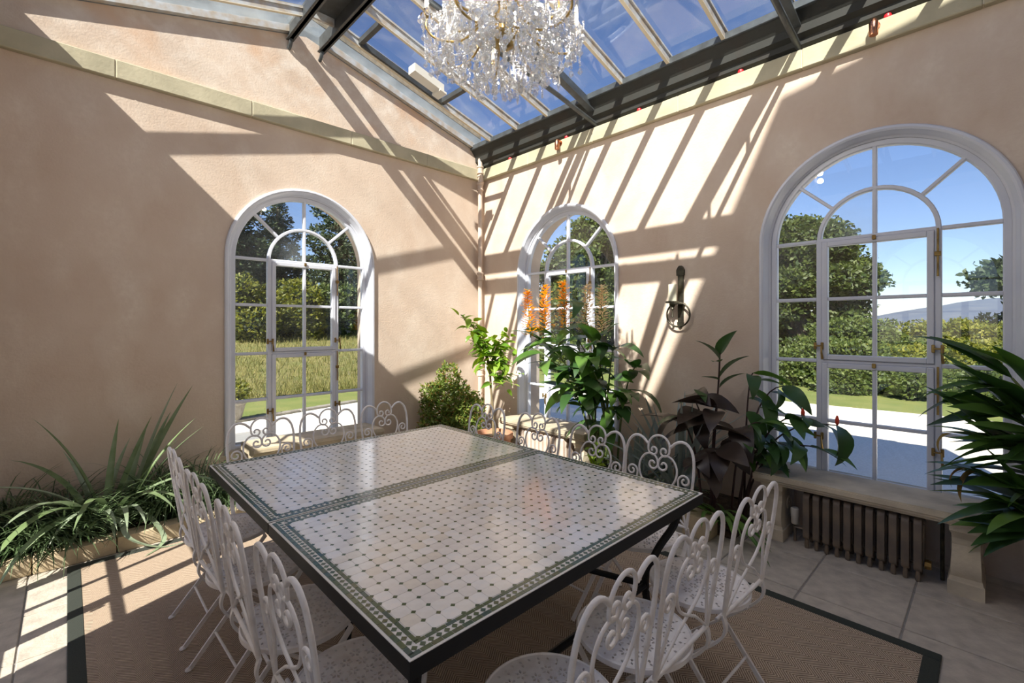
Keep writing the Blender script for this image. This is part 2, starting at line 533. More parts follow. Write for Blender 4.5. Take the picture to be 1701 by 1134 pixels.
def zr(x):
    """underside of the roof bars"""
    return 3.84 + 0.267 * (2.125 - abs(x - XR))

def arch_loop(c, r=OPEN_R, z0=OPEN_Z0, zs=SPRING, n=28):
    pts = [(c - r, z0), (c + r, z0)]
    pts += [(c + r * math.cos(PI * k / n), zs + r * math.sin(PI * k / n)) for k in range(n + 1)]
    return pts

# ------------------------------------------------------------------ walls
gable = [(XL, -.2), (0, -.2), (0, 3.60), (-.15, zr(-.15) - .02), (XR, zr(XR) - .02), (XL + .15, zr(-.15) - .02), (XL, 3.60)]
wall_back = obj('wall_back', fill_solid(gable, [arch_loop(WC[0][1])], 0, TH, lambda a, b, d: (a, d, b)), 'plaster')
kind(wall_back, 'structure', 'salmon plastered gable wall with one arched window', 'wall')
side = [(YD, -.2), (TH, -.2), (TH, 3.57), (YD, 3.57)]
wall_right = obj('wall_right', fill_solid(side, [arch_loop(WC[1][1]), arch_loop(WC[2][1])], 0, TH, lambda a, b, d: (d, a, b)), 'plaster')
kind(wall_right, 'structure', 'salmon plastered long wall with two arched windows', 'wall')
wall_left = obj('wall_left', fill_solid(side, [arch_loop(WC[3][1], z0=.05), arch_loop(WC[4][1], z0=.05)], XL - TH, XL, lambda a, b, d: (d, a, b)), 'plaster')
kind(wall_left, 'structure', 'salmon plastered wall behind the camera with two arched windows', 'wall')
house = [(-16, -.2), (TH, -.2), (TH, 3.84), (-.15, 3.86), (-1.75, zr(-1.75) + .03), (-1.75, 5.2), (-4.65, 7.72), (-16, 7.72)]
wall_front = obj('wall_front', prism(BM(), house, 1, YD - .5, YD), 'house_wall')
kind(wall_front, 'structure', 'tall house wall that the garden room leans against', 'wall')

# parapet of the gable above the glass: lead upstand, mossy stone coping
pb = BM()
up = [(0, 3.60), (-.15, zr(-.15) - .02), (XR, zr(XR) - .02), (XL + .15, zr(-.15) - .02), (XL, 3.60)]
dn = [(x, (zr(x) if abs(x - XR) < 2.2 else 3.80) + .20) for x, z in up]
prism(pb, up + dn[::-1], 1, .004, .12)
par = obj('parapet_flashing', pb, 'lead', wall_back)
pb = BM()
prism(pb, dn + [(x, z + .09) for x, z in dn[::-1]], 1, .0, TH)
obj('parapet_coping', pb, 'moss_stone', wall_back)

# string course: separate blocks with narrow joints
def course(name, label, a0, a1, joints, P):
    root = empty(name)
    kind(root, 'structure', label, 'string course')
    cuts = [a0] + joints + [a1]
    for p, q in zip(cuts, cuts[1:]):
        bm = BM()
        box(bm, (p + .002, -.055, 3.42), (q - .002, .0, 3.565), bevel=.006)
        for v in bm.verts: v.co = P(v.co)
        obj('stone_block', bm, 'course_stone', root)
    bm = BM()
    box(bm, (a0, -.049, 3.425), (a1, .0, 3.562))
    for v in bm.verts: v.co = P(v.co)
    obj('mortar_joint', bm, 'putty', root)
    return root
course('trim_1', 'pale sandstone string course across the gable wall', XL, 0, [-3.729, -2.776, -1.828, -.889], lambda c: Vector((c.x, c.y, c.z)))
trim_2 = course('trim_2', 'pale sandstone string course along the right wall', YD, -.055, [-4.72, -3.77, -2.80, -1.86, -.92], lambda c: Vector((c.y, c.x, c.z)))
course('trim_3', 'pale sandstone string course on the wall behind the camera', YD, -.055, [-4.72, -3.77, -2.80, -1.86, -.92], lambda c: Vector((XL - c.y, c.x, c.z)))

# ------------------------------------------------------------------ floor of square slabs
floor = obj('floor', box(BM(), (XL, YD, -.20), (0, 0, -.006)), 'joint')
kind(floor, 'structure', 'grey stone floor of large square slabs', 'floor')
RUG = (-4.0, -4.60, -1.14, -.79)
sl = .452
slab_m = []
for k in range(4):
    bm = BM()
    box(bm, (-.2215, -.2215, -.03), (.2215, .2215, 0), bevel=.003)
    slab_m.append(mesh_of(bm, 'slab'))
    slab_m[-1].materials.append(MATS['slab_stone'])
i0 = -0.10
xs = [i0 - sl * (i + .5) for i in range(-1, 11)]
ys = [-3.998 + sl * 9 - sl * (j + .5) for j in range(0, 13)]
for x in xs:
    for y in ys:
        if RUG[0] < x - sl / 2 and x + sl / 2 < RUG[2] and RUG[1] < y - sl / 2 and y + sl / 2 < RUG[3]:
            continue
        x0, x1 = max(x - .2235, XL), min(x + .2235, 0); y0, y1 = max(y - .2235, YD), min(y + .2235, 0)
        if x1 - x0 < .03 or y1 - y0 < .03: continue
        if x1 - x0 < .44 or y1 - y0 < .44:
            bm = BM(); box(bm, (x0, y0, -.03), (x1, y1, 0), bevel=.003)
            obj('floor_slab', bm, 'slab_stone', floor)
        else:
            obj('floor_slab', slab_m[rnd.randrange(4)], None, floor, (x, y, rnd.uniform(-.0015, 0)))

# ------------------------------------------------------------------ arched windows
def arch_path(r, y, z0, zs, n=32):
    p = [(-r, y, z0), (-r, y, zs)]
    p += [(r * math.cos(PI - PI * k / n), y, zs + r * math.sin(PI * k / n)) for k in range(1, n)]
    p += [(r, y, zs), (r, y, z0)]
    return p

def arch_sweep(bm, prof, z0=OPEN_Z0, zs=SPRING, n=32):
    """prof: closed list of (r, y)"""
    cols = [[bm.verts.new(p) for p in arch_path(r, y, z0, zs, n)] for r, y in prof]
    m = len(prof)
    for j in range(m):
        A, B = cols[j], cols[(j + 1) % m]
        for i in range(len(A) - 1):
            bm.faces.new((A[i], A[i + 1], B[i + 1], B[i]))
    for e in (0, -1):
        bm.faces.new([c[e] for c in cols])
    return bm

ROWS = [0.365, 0.80, 1.24, 1.70, SPRING]
MX = .328
def make_window():
    w = empty('window_1')
    bm = BM()
    arch_sweep(bm, [(.70, .115), (.704, .0), (.718, -.002), (.722, -.014), (.714, -.026), (.70, -.028), (.688, -.02), (.683, .0), (.672, .016),
                    (.667, .04), (.655, .05), (.652, .115)])
    obj('architrave', bm, 'white_paint', w, smooth=True, angle=30)
    bm = BM()
    arch_sweep(bm, [(.654, .062), (.622, .062), (.616, .072), (.616, .112), (.654, .112)])
    fr = obj('frame', bm, 'white_paint', w, smooth=True, angle=30)
    bm = BM(); box(bm, (-.69, .0, OPEN_Z0 - .005), (.69, .34, OPEN_Z0 + .03), bevel=.005)
    obj('sill', bm, 'bench_stone', w)
    bm = BM(); box(bm, (-.62, .06, OPEN_Z0 + .03), (.62, .115, ROWS[0] + .035), bevel=.006)
    obj('bottom_rail', bm, 'white_paint', w)
    for sx in (-1, 1):                                       # thick mullions
        bm = BM(); box(bm, (sx * MX - .018, .058, ROWS[0]), (sx * MX + .018, .112, SPRING), bevel=.005)
        obj('mullion', bm, 'white_paint', w)
    for z in ROWS[1:]:                                       # transoms of the side lights
        for sx in (-1, 1):
            bm = BM(); a, b = sorted((sx * (MX + .016), sx * .62))
            box(bm, (a, .064, z - .013), (b, .108, z + .013), bevel=.005)
            obj('transom', bm, 'white_paint', w)
    bm = BM(); box(bm, (-MX, .060, SPRING - .013), (MX, .112, SPRING + .013), bevel=.005)
    obj('transom', bm, 'white_paint', w)
    bm = BM(); box(bm, (-MX, .060, 1.24 - .013), (MX, .112, 1.24 + .013), bevel=.005)
    obj('transom', bm, 'white_paint', w)
    bm = BM(); box(bm, (-.013, .064, SPRING), (.013, .108, SPRING + .63), bevel=.005)
    obj('glazing_bar', bm, 'white_paint', w)
    bm = BM()
    cols = [[bm.verts.new((r * math.cos(PI * k / 20), y, SPRING + r * math.sin(PI * k / 20))) for k in range(21)]
            for r, y in ((.345, .07), (.34, .062), (.322, .062), (.317, .07), (.317, .108), (.345, .108))]
    for j in range(6):
        A, B = cols[j], cols[(j + 1) % 6]
        for i in range(20): bm.faces.new((A[i], A[i + 1], B[i + 1], B[i]))
    obj('inner_arch', bm, 'white_paint', w, smooth=True, angle=30)
    for a in (43, 137):
        bm = BM()
        box(bm, (.335, .064, -.012), (.63, .108, .012), bevel=.005)
        bmesh.ops.transform(bm, matrix=Matrix.Translation((0, 0, SPRING)) @ Matrix.Rotation(-R(a), 4, 'Y'), verts=bm.verts)
        obj('glazing_bar', bm, 'white_paint', w)
    hx = MX - .018
    for z0, z1, zm in ((1.253, SPRING - .013, 1.70), (ROWS[0] + .02, 1.227, .80)):          # two opening casements
        bm = BM(); t = .036
        for lo, hi in (((-hx, .048, z0), (-hx + t, .10, z1)), ((hx - t, .048, z0), (hx, .10, z1)),
                       ((-hx + t, .048, z0), (hx - t, .10, z0 + t)), ((-hx + t, .048, z1 - t), (hx - t, .10, z1)),
                       ((-.012, .058, z0 + t), (.012, .10, z1 - t)), ((-hx + t, .058, zm - .012), (-.012, .10, zm + .012)), ((.012, .058, zm - .012), (hx - t, .10, zm + .012))):
            box(bm, lo, hi, bevel=.004)
        cs = obj('casement', bm, 'white_paint', w)
        for a, b in ((-hx + t - .004, -.008), (.008, hx - t + .004)):
            for c, d in ((z0 + t - .004, zm), (zm, z1 - t + .004)):
                pm = BM(); pm.faces.new([pm.verts.new(q) for q in ((a, .082, c), (b, .082, c), (b, .082, d), (a, .082, d))])
                obj('pane', pm, 'window_glass', cs)
        zc = z0 + .10 if z0 > 1 else z0 + .30
        for sx in (-1, 1):                                   # brass handle: plate, cross bar and drop lever
            hb = BM()
            for k in (-1, 1): box(hb, (sx * MX + k * .022 - .009, .036, zc - .026), (sx * MX + k * .022 + .009, .05, zc + .026), bevel=.003)
            tube(hb, [(sx * MX - .022, .032, zc), (sx * MX + .022, .032, zc)], .006, 6)
            tube(hb, [(sx * MX + .018, .030, zc), (sx * MX + .022, .024, zc - .05), (sx * MX + .026, .03, zc - .095)], [.005, .007, .009], 6)
            obj('handle', hb, 'brass', cs)
        sb = BM()                                            # sliding bolt on the stile
        tube(sb, [(MX, .046, z1 + .01), (MX, .046, z1 - .30)], .006, 6)
        box(sb, (MX - .016, .036, z1 - .17), (MX + .016, .052, z1 - .14), bevel=.003)
        obj('bolt', sb, 'brass', cs)
        sb = BM(); box(sb, (-.011, .036, z1 - .02), (.011, .05, z1 + .012), bevel=.003)
        obj('catch', sb, 'brass', cs)
    for sx in (-1, 1):
        a, b = sorted((sx * (MX + .014), sx * .62))
        for c, d in zip(ROWS, ROWS[1:]):
            pm = BM(); pm.faces.new([pm.verts.new(q) for q in ((a, .088, c), (b, .088, c), (b, .088, d), (a, .088, d))])
            obj('pane', pm, 'window_glass', w)
    def sector(r0, r1, a0, a1, m_='window_glass'):
        pm = BM(); n = 10
        o = [(r1 * math.cos(a0 + (a1 - a0) * k / n), r1 * math.sin(a0 + (a1 - a0) * k / n)) for k in range(n + 1)]
        i = [(0, 0)] if r0 == 0 else [(r0 * math.cos(a1 + (a0 - a1) * k / n), r0 * math.sin(a1 + (a0 - a1) * k / n)) for k in range(n + 1)]
        pm.faces.new([pm.verts.new((x, .088, SPRING + z)) for x, z in o + i])
        obj('pane', pm, m_, w)
    for a0, a1 in ((0, 43), (43, 90), (90, 137), (137, 180)): sector(.33, .62, R(a0), R(a1))
    sector(0, .33, 0, R(90))
    sector(0, .33, R(90), PI, 'fogged_glass')
    return w
win = make_window()
labels = ['white arched window in the gable wall looking onto the meadow', 'white arched window nearest the corner, behind the orange flowers',
          'large white arched window above the radiator, looking onto hills', 'white arched window behind the camera nearest the gable', 'white arched window beside the camera']
for i, (wl_, c) in enumerate(WC):
    o = win if i == 0 else copy_tree(win)
    o.name = 'window_%d' % (i + 1)
    if wl_ == 'A': o.location = (c, 0, 0)
    elif wl_ == 'B': o.location = (0, c, 0); o.rotation_euler = (0, 0, -PI / 2)
    else: o.location = (XL, c, 0); o.rotation_euler = (0, 0, PI / 2)
    kind(o, 'structure', labels[i], 'window')
    if wl_ == 'C':                                           # the openings behind the camera go down to the floor
        for ch_ in list(o.children):
            if ch_.name.split('.')[0] in ('sill', 'bottom_rail'): bpy.data.objects.remove(ch_)
        bm = BM(); box(bm, (-.66, .06, .05), (.66, .112, .10)); box(bm, (-.66, .06, .35), (.66, .112, .385))
        for x in (-.655, -MX, 0, MX, .655): box(bm, (x - .018, .062, .10), (x + .018, .11, .35))
        obj('lower_frame', bm, 'white_paint', o)
        pm = BM(); pm.faces.new([pm.verts.new(q) for q in ((-.65, .085, .08), (.65, .085, .08), (.65, .085, .37), (-.65, .085, .37))])
        obj('pane', pm, 'window_glass', o)

# ------------------------------------------------------------------ glazed roof
ceiling = empty('ceiling')
kind(ceiling, 'structure', 'pitched glass roof on dark steel trusses', 'roof')
BARS = [-.39 - .4767 * k for k in range(11)]
ang = math.atan(.267)
def on_slope(sd, bm):
    """mesh drawn on the right slope (x from 0 to the ridge) mirrored for the left one"""
    if sd < 0:
        for v in bm.verts: v.co.x = 2 * XR - v.co.x
    return bm
XE, XT = -.15, -2.145
def sloped(bm, y0, y1, dz0, dz1, xa=XE, xb=XT):
    vs = []
    for x in (xa, xb):
        for y in (y0, y1):
            for dz in (dz0, dz1):
                vs.append(bm.verts.new((x, y, zr(x) + dz)))
    a = vs
    for f in ((0, 1, 3, 2), (4, 6, 7, 5), (0, 4, 5, 1), (2, 3, 7, 6), (0, 2, 6, 4), (1, 5, 7, 3)):
        bm.faces.new([a[i] for i in f])
    return bm
for sd in (1, -1):
    edges_y = [-.012] + BARS + [YD + .012]
    for y in BARS:
        bm = BM()
        sloped(bm, y - .026, y + .026, .026, .045)
        sloped(bm, y - .014, y + .014, -.035, .028)
        b = obj('glazing_bar', on_slope(sd, bm), 'roof_bar', ceiling)
        bm = BM(); sloped(bm, y - .0145, y + .0145, -.040, -.0345)
        obj('bar_edge', on_slope(sd, bm), 'putty', b)
    for y0, y1 in ((-.005, -.055), (YD + .055, YD + .005)):
        bm = BM(); sloped(bm, y1, y0, -.015, .05)
        obj('edge_rail', on_slope(sd, bm), 'roof_bar', ceiling)
    for y0, y1 in zip(edges_y, edges_y[1:]):
        bm = BM()
        bm.faces.new([bm.verts.new(p) for p in ((XE, y0, zr(XE) + .046), (XE, y1, zr(XE) + .046), (XT, y1, zr(XT) + .046), (XT, y0, zr(XT) + .046))])
        obj('roof_pane', on_slope(sd, bm), 'roof_glass', ceiling)
    bm = BM(); box(bm, (-.185, YD, 3.80), (-.135, -.0, 3.862), bevel=.006)
    obj('eaves_rail', on_slope(sd, bm), 'steel_blue', ceiling)
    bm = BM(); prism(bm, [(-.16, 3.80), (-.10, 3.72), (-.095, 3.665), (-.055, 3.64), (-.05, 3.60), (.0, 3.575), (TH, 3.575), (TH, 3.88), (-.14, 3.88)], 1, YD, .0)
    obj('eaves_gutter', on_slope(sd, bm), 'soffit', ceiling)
# ridge: two beams on brackets, a boarded cap with a narrow glazed slit
for x0, x1, bx in ((-2.475, -2.405, -2.44), (-2.175, -2.105, -2.143)):
    bm = BM()
    box(bm, (x0 + .02, YD, 4.27), (x1 - .02, -.02, 4.43))
    box(bm, (x0, YD, 4.27), (x1, -.02, 4.284), bevel=.003)
    rb = obj('ridge_beam', bm, 'steel_dark', ceiling)
    bm = BM(); tube(bm, catmull([(bx, -.06, 4.28), (bx, -.05, 4.24), (bx, -.02, 4.21), (bx, .015, 4.205)], 4), .018, 8)
    obj('bracket', bm, 'steel_blue', rb)
bm = BM(); box(bm, (-2.36, YD, 4.43), (-2.105, -.38, 4.45))
obj('ridge_cap', bm, 'steel_dark', ceiling)
for x0, x1, y0, y1 in ((-2.475, -2.36, YD, -.38), (-2.475, -2.105, -.38, .0)):
    bm = BM(); bm.faces.new([bm.verts.new(p) for p in ((x0, y0, 4.445), (x1, y0, 4.445), (x1, y1, 4.445), (x0, y1, 4.445))])
    obj('roof_pane', bm, 'roof_glass', ceiling)
bm = BM(); box(bm, (-2.41, -.40, 4.36), (-2.16, -.375, 4.43))
obj('ridge_spacer', bm, 'roof_bar', ceiling)
for y in (-1.89, -3.744):
    bm = BM()
    for sd in (1, -1):
        tb = BM(); sloped(tb, y - .035, y + .035, -.115, -.10, -.0, -2.15); sloped(tb, y - .012, y + .012, -.105, -.01, -.0, -2.15)
        on_slope(sd, tb)
        me = mesh_of(tb); bm.from_mesh(me); bpy.data.meshes.remove(me)
    tr = obj('truss', bm, 'steel_blue', ceiling)
    for sd in (1, -1):
        s = lambda x: x if sd > 0 else 2 * XR - x
        bm = BM(); tube(bm, [(s(-.02), y, 3.60), (s(-.62), y, 3.695), (s(-1.1), y, 3.757), (XR, y, 3.91)], .022, 10)
        obj('tie_rod', bm, 'steel_blue', tr, smooth=True)
        for x, zt in ((-.86, 3.728), (-1.6, 3.83)):
            bm = BM(); box(bm, (s(x) - .012, y - .012, zt), (s(x) + .012, y + .012, zr(x) - .10))
            obj('strut', bm, 'roof_bar', tr)
    bm = BM(); tube(bm, [(XR, y, 3.91), (XR, y, 4.32)], .018, 8)
    obj('king_rod', bm, 'steel_blue', tr)
# roof vent with its white opener in the second bay
bm = BM()
for lo, hi in ((-.90, -.94), (-1.88, -1.92)): sloped(bm, -.86, -.40, -.02, .03, lo, hi)
sloped(bm, -.43, -.40, -.03, .03, -.92, -1.9)
sloped(bm, -.862, -.845, -.02, .03, -.92, -1.9)
vent = obj('roof_vent', bm, 'steel_dark', ceiling)
bm = BM()
sloped(bm, -.70, -.58, -.10, -.02, -1.10, -1.46)
sloped(bm, -.72, -.56, -.12, -.10, -1.08, -1.16)
ov = obj('vent_opener', bm, 'opener_white', vent)
# ------------------------------------------------------------------ rug
rug = empty('rug', ((RUG[0] + RUG[2]) / 2, (RUG[1] + RUG[3]) / 2, 0))
tag(rug, 'brown herringbone sisal rug with a dark green cloth border', 'rug')
hx, hy, bw = (RUG[2] - RUG[0]) / 2, (RUG[3] - RUG[1]) / 2, .062
obj('field', box(BM(), (-hx + bw - .004, -hy + bw - .004, .0005), (hx - bw + .004, hy - bw + .004, .008)), 'rug', rug)
for lo, hi in (((-hx, -hy), (-hx + bw, hy)), ((hx - bw, -hy), (hx, hy)), ((-hx + bw, -hy), (hx - bw, -hy + bw)), ((-hx + bw, hy - bw), (hx - bw, hy))):
    obj('binding', box(BM(), (*lo, .0005), (*hi, .0105), bevel=.003), 'rug_binding', rug)

# ------------------------------------------------------------------ mosaic tables
TW, TD, PT, BW = 1.51, 1.008, .0451, .0335
def mosaic_table(cx, cy, label, tile_parts, outer_y):
    t = empty('mosaic_table', (cx, cy, 0))
    tag(t, label, 'table', 'mosaic tables pushed together')
    zt = .75
    hw, hd = TW / 2, TD / 2
    bm = BM()
    w = .006
    for lo, hi in (((-hw, -hd), (-hw + w, hd)), ((hw - w, -hd), (hw, hd)), ((-hw + w, -hd), (hw - w, -hd + w)), ((-hw + w, hd - w), (hw - w, hd))):
        box(bm, (*lo, zt - .046), (*hi, zt - .0028))
    obj('apron', bm, 'table_black', t)
    bm = BM(); box(bm, (-hw + .0006, -hd + .0006, zt - .0027), (hw - .0006, hd - .0006, zt - .0009))
    obj('grout_bed', bm, 'tile_grout', t)
    # octagons and dots
    fx, fy = hw - .057, hd - .057
    nx, ny = int(2 * fx / PT), int(2 * fy / PT)
    px, py = 2 * fx / nx, 2 * fy / ny
    c = .0085; g = .00035
    def octa(h, depth=.003):
        bm = BM()
        pts = []
        for sx, sy in ((1, 1), (-1, 1), (-1, -1), (1, -1)):
            a = (sx * (px / 2 - g), sy * (py / 2 - c)); b = (sx * (px / 2 - c), sy * (py / 2 - g))
            pts += [a, b] if sx * sy > 0 else [b, a]
        prism(bm, pts, 2, -depth, 0)
        return bm
    om = []
    for k in range(4):
        me = mesh_of(octa(0), 'octagon_tile'); me.materials.append(MATS['tile_white%d' % k]); om.append(me)
    cells = [(-fx + px * (i + .5), -fy + py * (j + .5)) for i in range(nx) for j in range(ny)]
    # the tiles that show largest are the nearest to the viewer's corner
    cells.sort(key=lambda q: (cx + q[0] + 4.0) ** 2 + (cy + q[1] + 4.76) ** 2)
    for q in cells[:tile_parts]:
        o = obj('tile', om[rnd.choices((0, 1, 2, 3), (5, 5, 2, 4))[0]], None, t, (q[0], q[1], zt + rnd.uniform(-.0004, .0003)))
        o.rotation_euler = (rnd.uniform(-.007, .007), rnd.uniform(-.007, .007), 0)
    bm = BM()
    base = [(x, y) for x, y in ((px / 2 - g, py / 2 - c), (px / 2 - c, py / 2 - g), (-px / 2 + c, py / 2 - g), (-px / 2 + g, py / 2 - c),
                                (-px / 2 + g, -py / 2 + c), (-px / 2 + c, -py / 2 + g), (px / 2 - c, -py / 2 + g), (px / 2 - g, -py / 2 + c))]
    mi = 0
    for q in cells[tile_parts:]:
        tx, ty = rnd.uniform(-.007, .007), rnd.uniform(-.007, .007); dz = rnd.uniform(-.0004, .0003)
        f = bm.faces.new([bm.verts.new((q[0] + x, q[1] + y, zt + dz + tx * x + ty * y)) for x, y in base])
        f.material_index = rnd.choices((0, 1, 2, 3), (5, 5, 2, 4))[0]
    me = mesh_of(bm, 'tile_field')
    for k in range(4): me.materials.append(MATS['tile_white%d' % k])
    kind(obj('tile_field', me, None, t), 'stuff')
    bm = BM()
    for i in range(nx + 1):
        for j in range(ny + 1):
            x, y = -fx + px * i, -fy + py * j
            r = c * .95
            f = bm.faces.new([bm.verts.new((x + a, y + b, zt - .0002)) for a, b in ((r, 0), (0, r), (-r, 0), (0, -r))])
            f.material_index = rnd.choices((0, 1, 2), (5, 3, 2))[0]
    me = mesh_of(bm, 'dots')
    for k in range(4): me.materials.append(MATS['tile_green%d' % k])
    kind(obj('dot_tiles', me, None, t), 'stuff')
    # border: outer and inner row of oblong green tiles, diamonds between
    strip = {}
    def oblong(L, Wd, k):
        key = (round(L, 4), round(Wd, 4), k)
        if key not in strip:
            bm = BM(); box(bm, (-L / 2, -Wd / 2, -.003), (L / 2, Wd / 2, 0))
            me = mesh_of(bm, 'border_tile'); me.materials.append(MATS['tile_green%d' % k]); strip[key] = me
        return strip[key]
    def row(inset, wd, seglen, name):
        for s in (-1, 1):
            for ax in (0, 1):
                L = 2 * ((hw if ax == 0 else hd) - inset) - (wd if ax == 0 else -wd) + (0 if ax == 0 else -2 * wd)
                n = max(1, round(L / seglen)); ln = L / n
                for k in range(n):
                    p = -L / 2 + ln * (k + .5) + (s * wd / 2 if ax == 0 else 0)
                    q = s * ((hd if ax == 0 else hw) - inset - wd / 2)
                    pos = (p, q) if ax == 0 else (q, p)
                    o = obj(name, oblong(ln - .0016, wd - .001, rnd.choices((0, 1, 2, 3), (5, 4, 3, 2))[0]), None, t, (*pos, zt))
                    if ax: o.rotation_euler = (0, 0, PI / 2)
    row(.008, .0145, .031, 'border_tile')
    row(.0415, .0125, .031, 'inner_border_tile')
    bm = BM()
    for ax in (0, 1):
        for s in (-1, 1):
            h = (hw if ax == 0 else hd) - .0315; n = round(2 * h / .0232)
            for k in range(n + 1):
                p = -h + 2 * h * k / n; q = s * ((hd if ax == 0 else hw) - .0315)
                if ax == 1 and k in (0, n): continue
                x, y = (p, q) if ax == 0 else (q, p)
                r = .0092
                f = bm.faces.new([bm.verts.new((x + a, y + b, zt)) for a, b in ((r, 0), (0, r), (-r, 0), (0, -r))])
                f.material_index = rnd.choices((0, 1, 2, 3), (5, 4, 2, 1))[0]
    me = mesh_of(bm, 'diamonds')
    for k in range(4): me.materials.append(MATS['tile_green%d' % k])
    kind(obj('diamond_tiles', me, None, t), 'stuff')
    # wrought legs: bowed flat bars meeting the stretchers; the legs at the joint of the two tables stand further in
    def foot(sx, sy):
        near = sy == outer_y
        i, j = (.0, .0) if near else (.22, -.03)
        return [(sx * (hw - i - q), sy * (hd - j - r_), z) for q, r_, z in ((.07, .07, zt - .03), (.075, .10, .60), (.13, .145, .50), (.185, .172, .40), (.19, .178, .34), (.18, .165, .22), (.12, .12, .0115))]
    for sx in (-1, 1):
        for sy in (-1, 1):
            bm = BM(); tube(bm, catmull(foot(sx, sy), 5), .017, 8)
            obj('leg', bm, 'table_black', t, smooth=True)
    for p, q in (((-1, -1), (1, -1)), ((-1, 1), (1, 1)), ((-1, -1), (-1, 1)), ((1, -1), (1, 1))):
        bm = BM(); tube(bm, [foot(*p)[4], foot(*q)[4]], .014, 8)
        obj('stretcher', bm, 'table_black', t, smooth=True)
    return t
mosaic_table(-2.693, -3.352, 'white and green mosaic tiled table nearer the camera', 300, -1)
mosaic_table(-2.693, -2.337, 'white and green mosaic tiled table nearer the gable window', 300, 0)

# ------------------------------------------------------------------ folding wrought iron chairs
def spiral(cx, cz, r0, r1, a0, a1, n=26):
    return [(cx + (r0 + (r1 - r0) * (k / n) ** .8) * math.cos(R(a0 + (a1 - a0) * k / n)), cz + (r0 + (r1 - r0) * (k / n) ** .8) * math.sin(R(a0 + (a1 - a0) * k / n))) for k in range(n + 1)]
def bk(u, w):
    return Vector((u, -(.178 + .062 * (w - .46) / .44), w))
def make_chair():
    c = empty('folding_chair')
    def add(name, pts, r, sides=8, par=c, flat=None):
        bm = BM(); tube(bm, pts, r, sides, flat=flat)
        return obj(name, bm, 'chair_paint', par, smooth=True, angle=50)
    # seat: pierced disc with a raised rim
    holes = []
    def dia(x, y, a, l, w):
        ca, sa = math.cos(a), math.sin(a)
        return [(x + ca * p - sa * q, y + sa * p + ca * q) for p, q in ((l, 0), (0, w), (-l, 0), (0, -w))]
    P0 = .047
    for i in range(-4, 5):
        for j in range(-4, 5):
            fx, fy = P0 * (i + .5 * (j % 2)), P0 * .88 * j
            if math.hypot(fx, fy) < .130:
                for k in range(6):
                    a = k * PI / 3
                    holes.append(dia(fx + .0128 * math.cos(a), fy + .0128 * math.sin(a), a, .0078, .0050))
    for k in range(36):
        a = 2 * PI * k / 36
        holes.append(dia(.170 * math.cos(a), .170 * math.sin(a), a + .4, .0068, .0042))
    for k in range(18):
        a = 2 * PI * (k + .5) / 18
        holes.append(dia(.1545 * math.cos(a), .1545 * math.sin(a), a, .0072, .0055))
    outer = [(.19 * math.cos(2 * PI * k / 56), .19 * math.sin(2 * PI * k / 56)) for k in range(56)]
    seat = obj('seat', fill_solid(outer, holes, .444, .450, lambda a, b, d: (a, b, d)), 'chair_paint', c)
    bm = BM()
    ring = [(.19, .455), (.195, .452), (.195, .436), (.19, .433), (.186, .446)]
    rs = [[bm.verts.new((r * math.cos(2 * PI * k / 56), r * math.sin(2 * PI * k / 56), z)) for k in range(56)] for r, z in ring]
    for j in range(5):
        for k in range(56):
            bm.faces.new((rs[j][k], rs[j][(k + 1) % 56], rs[(j + 1) % 5][(k + 1) % 56], rs[(j + 1) % 5][k]))
    obj('seat_rim', bm, 'chair_paint', seat, smooth=True, angle=40)
    # back
    for s in (-1, 1):
        add('stile', [bk(s * u, w) for u, w in [(v.x, v.y) for v in catmull([(q[0], q[1], 0) for q in
            ((.176, .455), (.184, .56), (.195, .68), (.197, .77), (.186, .835), (.160, .873), (.128, .884), (.096, .874), (.066, .848))], 5)]], .0078)
        add('top_scroll', [bk(s * u, w) for u, w in spiral(.0305, .818, .0325, .009, 22, -400)], .0056)
        heart = spiral(.030, .745, .008, .029, 520, 180, 20)
        tail = [(v.x, v.y) for v in catmull([(q[0], q[1], 0) for q in ((.001, .746), (.006, .772), (.026, .793), (.054, .797), (.086, .78), (.108, .735), (.101, .68), (.062, .625), (.0, .585))], 5)]
        add('heart_scroll', [bk(s * u, w) for u, w in heart[:-1] + tail], .0056)
        side_ = [(v.x, v.y) for v in catmull([(q[0], q[1], 0) for q in ((.172, .472), (.150, .545), (.126, .62), (.117, .685))], 5)]
        add('side_scroll', [bk(s * u, w) for u, w in side_[:-1] + spiral(.152, .688, .035, .009, 180, -260)], .0054)
        add('splat_rod', [bk(s * u, w) for u, w in ((.0, .587), (.06, .555), (.12, .51), (.168, .472))], .005)
        add('front_leg', [(s * .178, y, z) for y, z in [(v.x, v.y) for v in catmull([(q[0], q[1], 0) for q in ((-.176, .468), (-.186, .425), (-.170, .380), (-.10, .305), (.09, .135), (.225, .014))], 4)]], .0085, flat=(.020, .009))
        rl = add('rear_leg', [(s * .160, .125, .428), (s * .160, -.222, .014)], .008, flat=(.018, .009))
        bm = BM(); lathe(bm, [(.013, .0112), (.014, .016), (.009, .021), (0, .023)], 10, (s * .160, -.226))
        obj('foot', bm, 'chair_paint', rl)
        bm = BM(); tube(bm, [(s * .186, -.128, .335), (s * .150, -.128, .335)], .006, 8)
        obj('rivet', bm, 'chair_paint', c)
    add('top_loop', [bk(.062 * math.cos(PI * k / 20), .838 + .062 * math.sin(PI * k / 20)) for k in range(-1, 22)], .0062)
    add('back_rail', [bk(-.178, .466), bk(.178, .466)], .0075)
    add('stretcher', [(-.160, -.125, .130), (.160, -.125, .130)], .0055)
    add('stretcher', [(-.178, .118, .112), (.178, .118, .112)], .0055)
    add('seat_bar', [(-.172, .12, .432), (.172, .12, .432)], .006)
